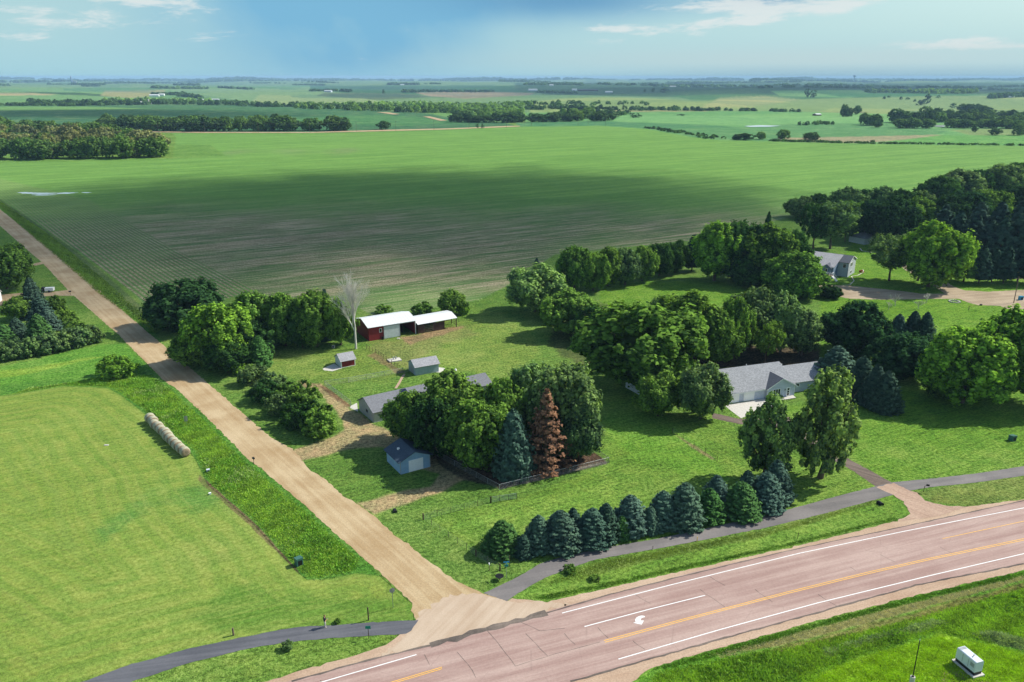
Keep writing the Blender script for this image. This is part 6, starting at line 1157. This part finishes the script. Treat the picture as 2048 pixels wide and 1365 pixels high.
# well slab
b = empty('well_slab', G(789, 721.5, 0), R(26), 'white concrete slab with two short pipes beside the rusty fence', 'well'); MB().box(-1.6, 1.6, -1.1, 1.1, -.1, .28).build('slab', M['concrete'], b)
for x in (-.2, .45): MB().tube((x, .2, .28), (x, .2, .95), .14, .14, 10).build('pipe', M['grey_trim'], b)
tag(MB().tube((0, 0, 0), (0, 0, .35), .35, .2, 10).build('salt_block', M['white_trim']), 'small white object on the grass right of the grey-green shed', 'salt block').location = G(911, 741, 0)
tag(MB().box(-.4, .4, -.3, .3, 0, .25).build('flat_stone', M['concrete']), 'pale flat stone on the grass just below the open barn bay', 'stone').location = G(797, 678.5, 0)
tag(MB().box(-.4, .4, -.2, .2, 0, .1).build('flat_stone', M['concrete']), 'pale flat stone lying in the mown hay field', 'stone').location = G(213, 891, 0)
# ring of stones on the lawn by the curved drive
b = None; pc = G(1909, 604, 0); mb = MB()
for i in range(14): th = 6.283*i/14; mb.box(1.5*math.cos(th)-.22, 1.5*math.cos(th)+.22, 1.5*math.sin(th)-.2, 1.5*math.sin(th)+.2, 0, .3)
o = mb.build('fire_ring', M['concrete']); o.location = pc; tag(o, 'ring of pale stones on the lawn below the curved drive', 'fire ring')
tag(MB().prism([(-2.2, .3), (2.0, .3), (2.3, .7), (-2.3, .7)], -.7, .7, 'y').build('boat', M['gen_grey']), 'pale upturned boat under the evergreens at the right', 'boat').location = G(1986, 507, 0)
# power poles
def pole(px, py, h, label, group='power poles along the far gravel road', arm=True, arm_z=.92, rad=.14):
    b = empty('power_pole', G(px, py), R(10), label, 'power pole', group); MB().tube((0, 0, -.2), (0, 0, h), rad, rad*.7, 8).build('pole', M['wood_old'], b)
    if arm: MB().box(-1.2, 1.2, -.06, .06, h*arm_z, h*arm_z+.12).build('crossarm', M['wood_old'], b)
    return b
pole(2027.4, 606, 8.5, 'wooden power pole by the drive at the right frame edge', 'power pole at the right')
pp = [(317, 266), (410, 266), (517, 267), (620, 266.5), (713, 264), (792, 263), (868, 261.5), (938, 259.5), (1013, 256.5), (1063, 252), (1086, 252), (1156, 251), (1176, 250.5), (1211, 252.5)]
for i, (a, c) in enumerate(pp): pole(a, c, 13, '%s power pole from the left along the far gravel road' % nm_[i])
w_ = MB()
for a, c in zip(pp[:9], pp[1:9]):
    A_, B_ = G(*a), G(*c)
    for k_ in range(6): t0, t1 = k_/6, (k_+1)/6; w_.tube(A_.lerp(B_, t0)+Vector((0, 0, 12.3-5.5*t0*(1-t0))), A_.lerp(B_, t1)+Vector((0, 0, 12.3-5.5*t1*(1-t1))), .035, None, 3, cap=False)
tag(w_.build('power_line', M['galv'], fix=False), 'sagging power line strung along the far gravel road poles', 'power line')
# ---------------------------------------------------------------- person on the trail
M['skin'] = mat('skin', (196, 146, 118), .6, .05, 8); M['navy'] = mat('navy', (34, 40, 56), .85, .1, 8); M['khaki'] = mat('khaki', (196, 190, 176), .85, .08, 8); M['hair'] = mat('hair', (40, 30, 24), .8, .2, 20); M['shoe'] = mat('shoe', (206, 206, 204), .7, .05)
def skinned(name, chains, m, par, lev=2, root=0):
    """chains: lists of (x,y,z,r); equal points are welded"""
    vs, rs, es = [], [], []
    def vid(p):
        for i, q in enumerate(vs):
            if (Vector(q)-Vector(p[:3])).length < 1e-4: return i
        vs.append(tuple(p[:3])); rs.append(p[3]); return len(vs)-1
    for c in chains:
        ids = [vid(p) for p in c]; es += list(zip(ids, ids[1:]))
    me = bpy.data.meshes.new(name); me.from_pydata(vs, es, []); me.materials.append(m); o = link_mesh(name, me, par)
    o.modifiers.new('skin', 'SKIN').use_smooth_shade = True
    sv = me.skin_vertices[0].data if me.skin_vertices else None
    if sv is None:
        bpy.context.view_layer.objects.active = o; sv = me.skin_vertices[0].data
    for i, r__ in enumerate(rs): sv[i].radius = (r__, r__); sv[i].use_root = (i == root)
    s = o.modifiers.new('sub', 'SUBSURF'); s.levels = lev; s.render_levels = lev; return o
def make_skin_layer(o_me): pass
pr_ = empty('person', G(650.5, 1254.7, 0), R(20), 'person in dark top and light trousers standing at the trail edge holding a controller', 'person')
def body_chains():
    ch = []
    hip = (0, 0, .98, .115); ch.append([hip, (0, .01, 1.15, .10), (0, .015, 1.32, .12), (.0, .01, 1.46, .10), (0.01, 0, 1.56, .055), (0.025, 0, 1.64, .075), (.04, 0, 1.74, .088), (.03, 0, 1.82, .06)])
    for s in (-1, 1):
        ch.append([hip, (0, s*.09, .92, .10), (.01, s*.10, .72, .085), (.02, s*.105, .52, .062), (.0, s*.11, .30, .055), (-.02, s*.115, .09, .040), (.04, s*.12, .045, .040), (.14, s*.13, .035, .032)])
        ch.append([(.0, .01, 1.46, .10), (0, s*.15, 1.46, .062), (-.01, s*.22, 1.40, .052), (.03, s*.25, 1.16, .042), (.16, s*.17, 1.12, .034), (.28, s*.09, 1.16, .026), (.32, s*.075, 1.175, .030)])
    return ch
def skin_obj(name, chains, m, par, lev=2):
    vs, rs, es = [], [], []
    def vid(p):
        for i, q in enumerate(vs):
            if (Vector(q)-Vector(p[:3])).length < 1e-4: return i
        vs.append(tuple(p[:3])); rs.append(p[3]); return len(vs)-1
    for c in chains:
        ids = [vid(p) for p in c]; es += list(zip(ids, ids[1:]))
    bm = bmesh.new(); lay_ = bm.verts.layers.skin.verify(); bv = [bm.verts.new(v_) for v_ in vs]
    for a, b_ in es: bm.edges.new((bv[a], bv[b_]))
    for i, v_ in enumerate(bv): v_[lay_].radius = (rs[i], rs[i]); v_[lay_].use_root = (i == 0)
    me = bpy.data.meshes.new(name); bm.to_mesh(me); bm.free(); o = link_mesh(name, me)
    o.modifiers.new('skin', 'SKIN').use_smooth_shade = True; s = o.modifiers.new('sub', 'SUBSURF'); s.levels = lev; s.render_levels = lev
    dg = bpy.context.evaluated_depsgraph_get(); m2 = bpy.data.meshes.new_from_object(o.evaluated_get(dg)); bpy.data.objects.remove(o); m2.materials.clear(); m2.materials.append(m); m2.shade_smooth()
    return link_mesh(name, m2, par)
bd_ = body_chains(); skin_obj('body', bd_, M['skin'], pr_)
skin_obj('shirt', [[(0, 0, .90, .19), (0, .01, 1.15, .175), (0, .015, 1.32, .20), (0, .01, 1.46, .175), (.005, 0, 1.54, .09)]]+[[(0, .01, 1.46, .175), (0, s*.15, 1.46, .10), (-.01, s*.22, 1.40, .085), (.02, s*.25, 1.18, .070)] for s in (-1, 1)], M['navy'], pr_)
skin_obj('trousers', [[(0, 0, 1.02, .17), (0, 0, .95, .17)]]+[[(0, 0, .95, .17), (0, s*.09, .90, .135), (.01, s*.10, .72, .12), (.02, s*.105, .52, .10), (.0, s*.11, .30, .088), (-.02, s*.115, .08, .075)] for s in (-1, 1)], M['khaki'], pr_)
skin_obj('hair', [[(-.03, 0, 1.70, .08), (-.01, 0, 1.78, .11), (.03, 0, 1.83, .095), (.07, 0, 1.83, .05)]], M['hair'], pr_)
mb = MB(); mb.prism([(.115, 1.69), (.155, 1.69), (.12, 1.74)], -.014, .014, 'y').build('nose', M['skin'], pr_)
MB().box(.118, .126, -.042, -.022, 1.745, 1.757).box(.118, .126, .022, .042, 1.745, 1.757).build('eyes', M['black'], pr_); MB().box(.108, .118, -.025, .025, 1.655, 1.664).build('mouth', M['red_soft'], pr_)
for s in (-1, 1):
    MB().tube((.03, s*.085, 1.70), (.03, s*.10, 1.76), .018, .014).build('ear', M['skin'], pr_); skin_obj('shoe', [[(-.04, s*.115, .04, .045), (.05, s*.12, .035, .045), (.17, s*.13, .03, .035)]], M['shoe'], pr_)
    for k_ in range(4): z = 1.205-.020*k_; ln_ = (.034, .040, .038, .030)[k_]; skin_obj('finger', [[(.335, s*.078, z, .010), (.335+ln_*.8, s*.068, z, .009), (.335+ln_*.9, s*.045, z-.004, .008)]], M['skin'], pr_, 1)
    skin_obj('thumb', [[(.315, s*.060, 1.20, .011), (.335, s*.040, 1.222, .010), (.355, s*.032, 1.226, .008)]], M['skin'], pr_, 1)
b = MB().box(.335, .43, -.062, .062, 1.165, 1.205).tube((.42, -.05, 1.2), (.45, -.05, 1.30), .006).tube((.42, .05, 1.2), (.45, .05, 1.30), .006).build('controller', M['galv']); b.matrix_world = pr_.matrix_basis if False else Matrix.Translation(G(650.5, 1254.7, 0)) @ Matrix.Rotation(R(20), 4, 'Z'); tag(b, 'small grey controller held in the hands of the standing person', 'controller')

# ---------------------------------------------------------------- the cumulus that shades the field, high up and out of frame
def cloud(name, cx, cy, zc, rx, ry, rz, th, seed, dens, kind_lbl):
    bm = bmesh.new(); bmesh.ops.create_icosphere(bm, subdivisions=5, radius=1.0); r = np.random.default_rng(seed)
    co = np.array([v_.co[:] for v_ in bm.verts]); n = pnoise(co[:, 0]*3, co[:, 1]*3+co[:, 2]*2, seed, 7)
    for v_, q, k_ in zip(bm.verts, co, n):
        s = 1+.12*k_; v_.co = Vector((q[0]*rx*s, q[1]*ry*s, q[2]*rz*(1+.3*k_)*(0.4 if q[2] < 0 else 1)))
    me = bpy.data.meshes.new(name); bm.to_mesh(me); bm.free(); me.shade_smooth(); m, t, o_ = new_mat(name); tcn = t.n('ShaderNodeTexCoord'); s = t.n('ShaderNodeSeparateXYZ'); t.l(tcn.outputs['Object'], s.inputs[0])
    a, b_ = t.m('DIVIDE', s.outputs[0], rx), t.m('DIVIDE', s.outputs[1], ry); rad = t.m('SQRT', t.m('ADD', t.m('MULTIPLY', a, a), t.m('MULTIPLY', b_, b_)))
    nz_ = t.noise(tcn.outputs['Object'], 6.0/rx, 5, .55); al = t.m('MULTIPLY', t.ss(t.m('ADD', rad, t.m('MULTIPLY', t.m('SUBTRACT', nz_, .5), .7)), 1.0, .40), dens)
    tr, df = t.n('ShaderNodeBsdfTransparent'), t.n('ShaderNodeBsdfDiffuse'); df.inputs[0].default_value = (.8, .8, .8, 1); mx = t.n('ShaderNodeMixShader'); t.l(al, mx.inputs[0]); t.l(tr.outputs[0], mx.inputs[1]); t.l(df.outputs[0], mx.inputs[2]); t.l(mx.outputs[0], o_.inputs[0]); me.materials.append(m)
    o = link_mesh(name, me); o.location = (cx, cy, zc); o.rotation_euler.z = th; return tag(o, kind='stuff')
def over(px, py, z): p = G(px, py); return p.x+sd.x/sd.z*z, p.y+sd.y/sd.z*z
cx, cy = over(775, 412, 700); cloud('cloud', cx, cy, 700, 300, 238, 70, R(18), 21, .84, '')
cx, cy = over(1700, 176, 1500); cloud('cloud', cx, cy, 1500, 2600, 1400, 200, R(5), 22, .45, '')
cx, cy = over(60, 225, 900); cloud('cloud', cx, cy, 900, 600, 190, 80, R(5), 23, .5, '')

# ---------------------------------------------------------------- the air: far land fades to blue
m = bpy.data.materials.new('haze'); m.use_nodes = True; t = NT(m.node_tree); o_ = t.n('ShaderNodeOutputMaterial'); pv = t.n('ShaderNodeVolumePrincipled')
pv.inputs['Color'].default_value = (.46, .74, 1.0, 1); pv.inputs['Density'].default_value = HAZE; pv.inputs['Anisotropy'].default_value = 0.0; t.l(pv.outputs[0], o_.inputs['Volume'])
hz_ = MB().box(-29000, 29000, -29000, 29000, -32.0, 82.0).build('haze', m); tag(hz_, kind='stuff')
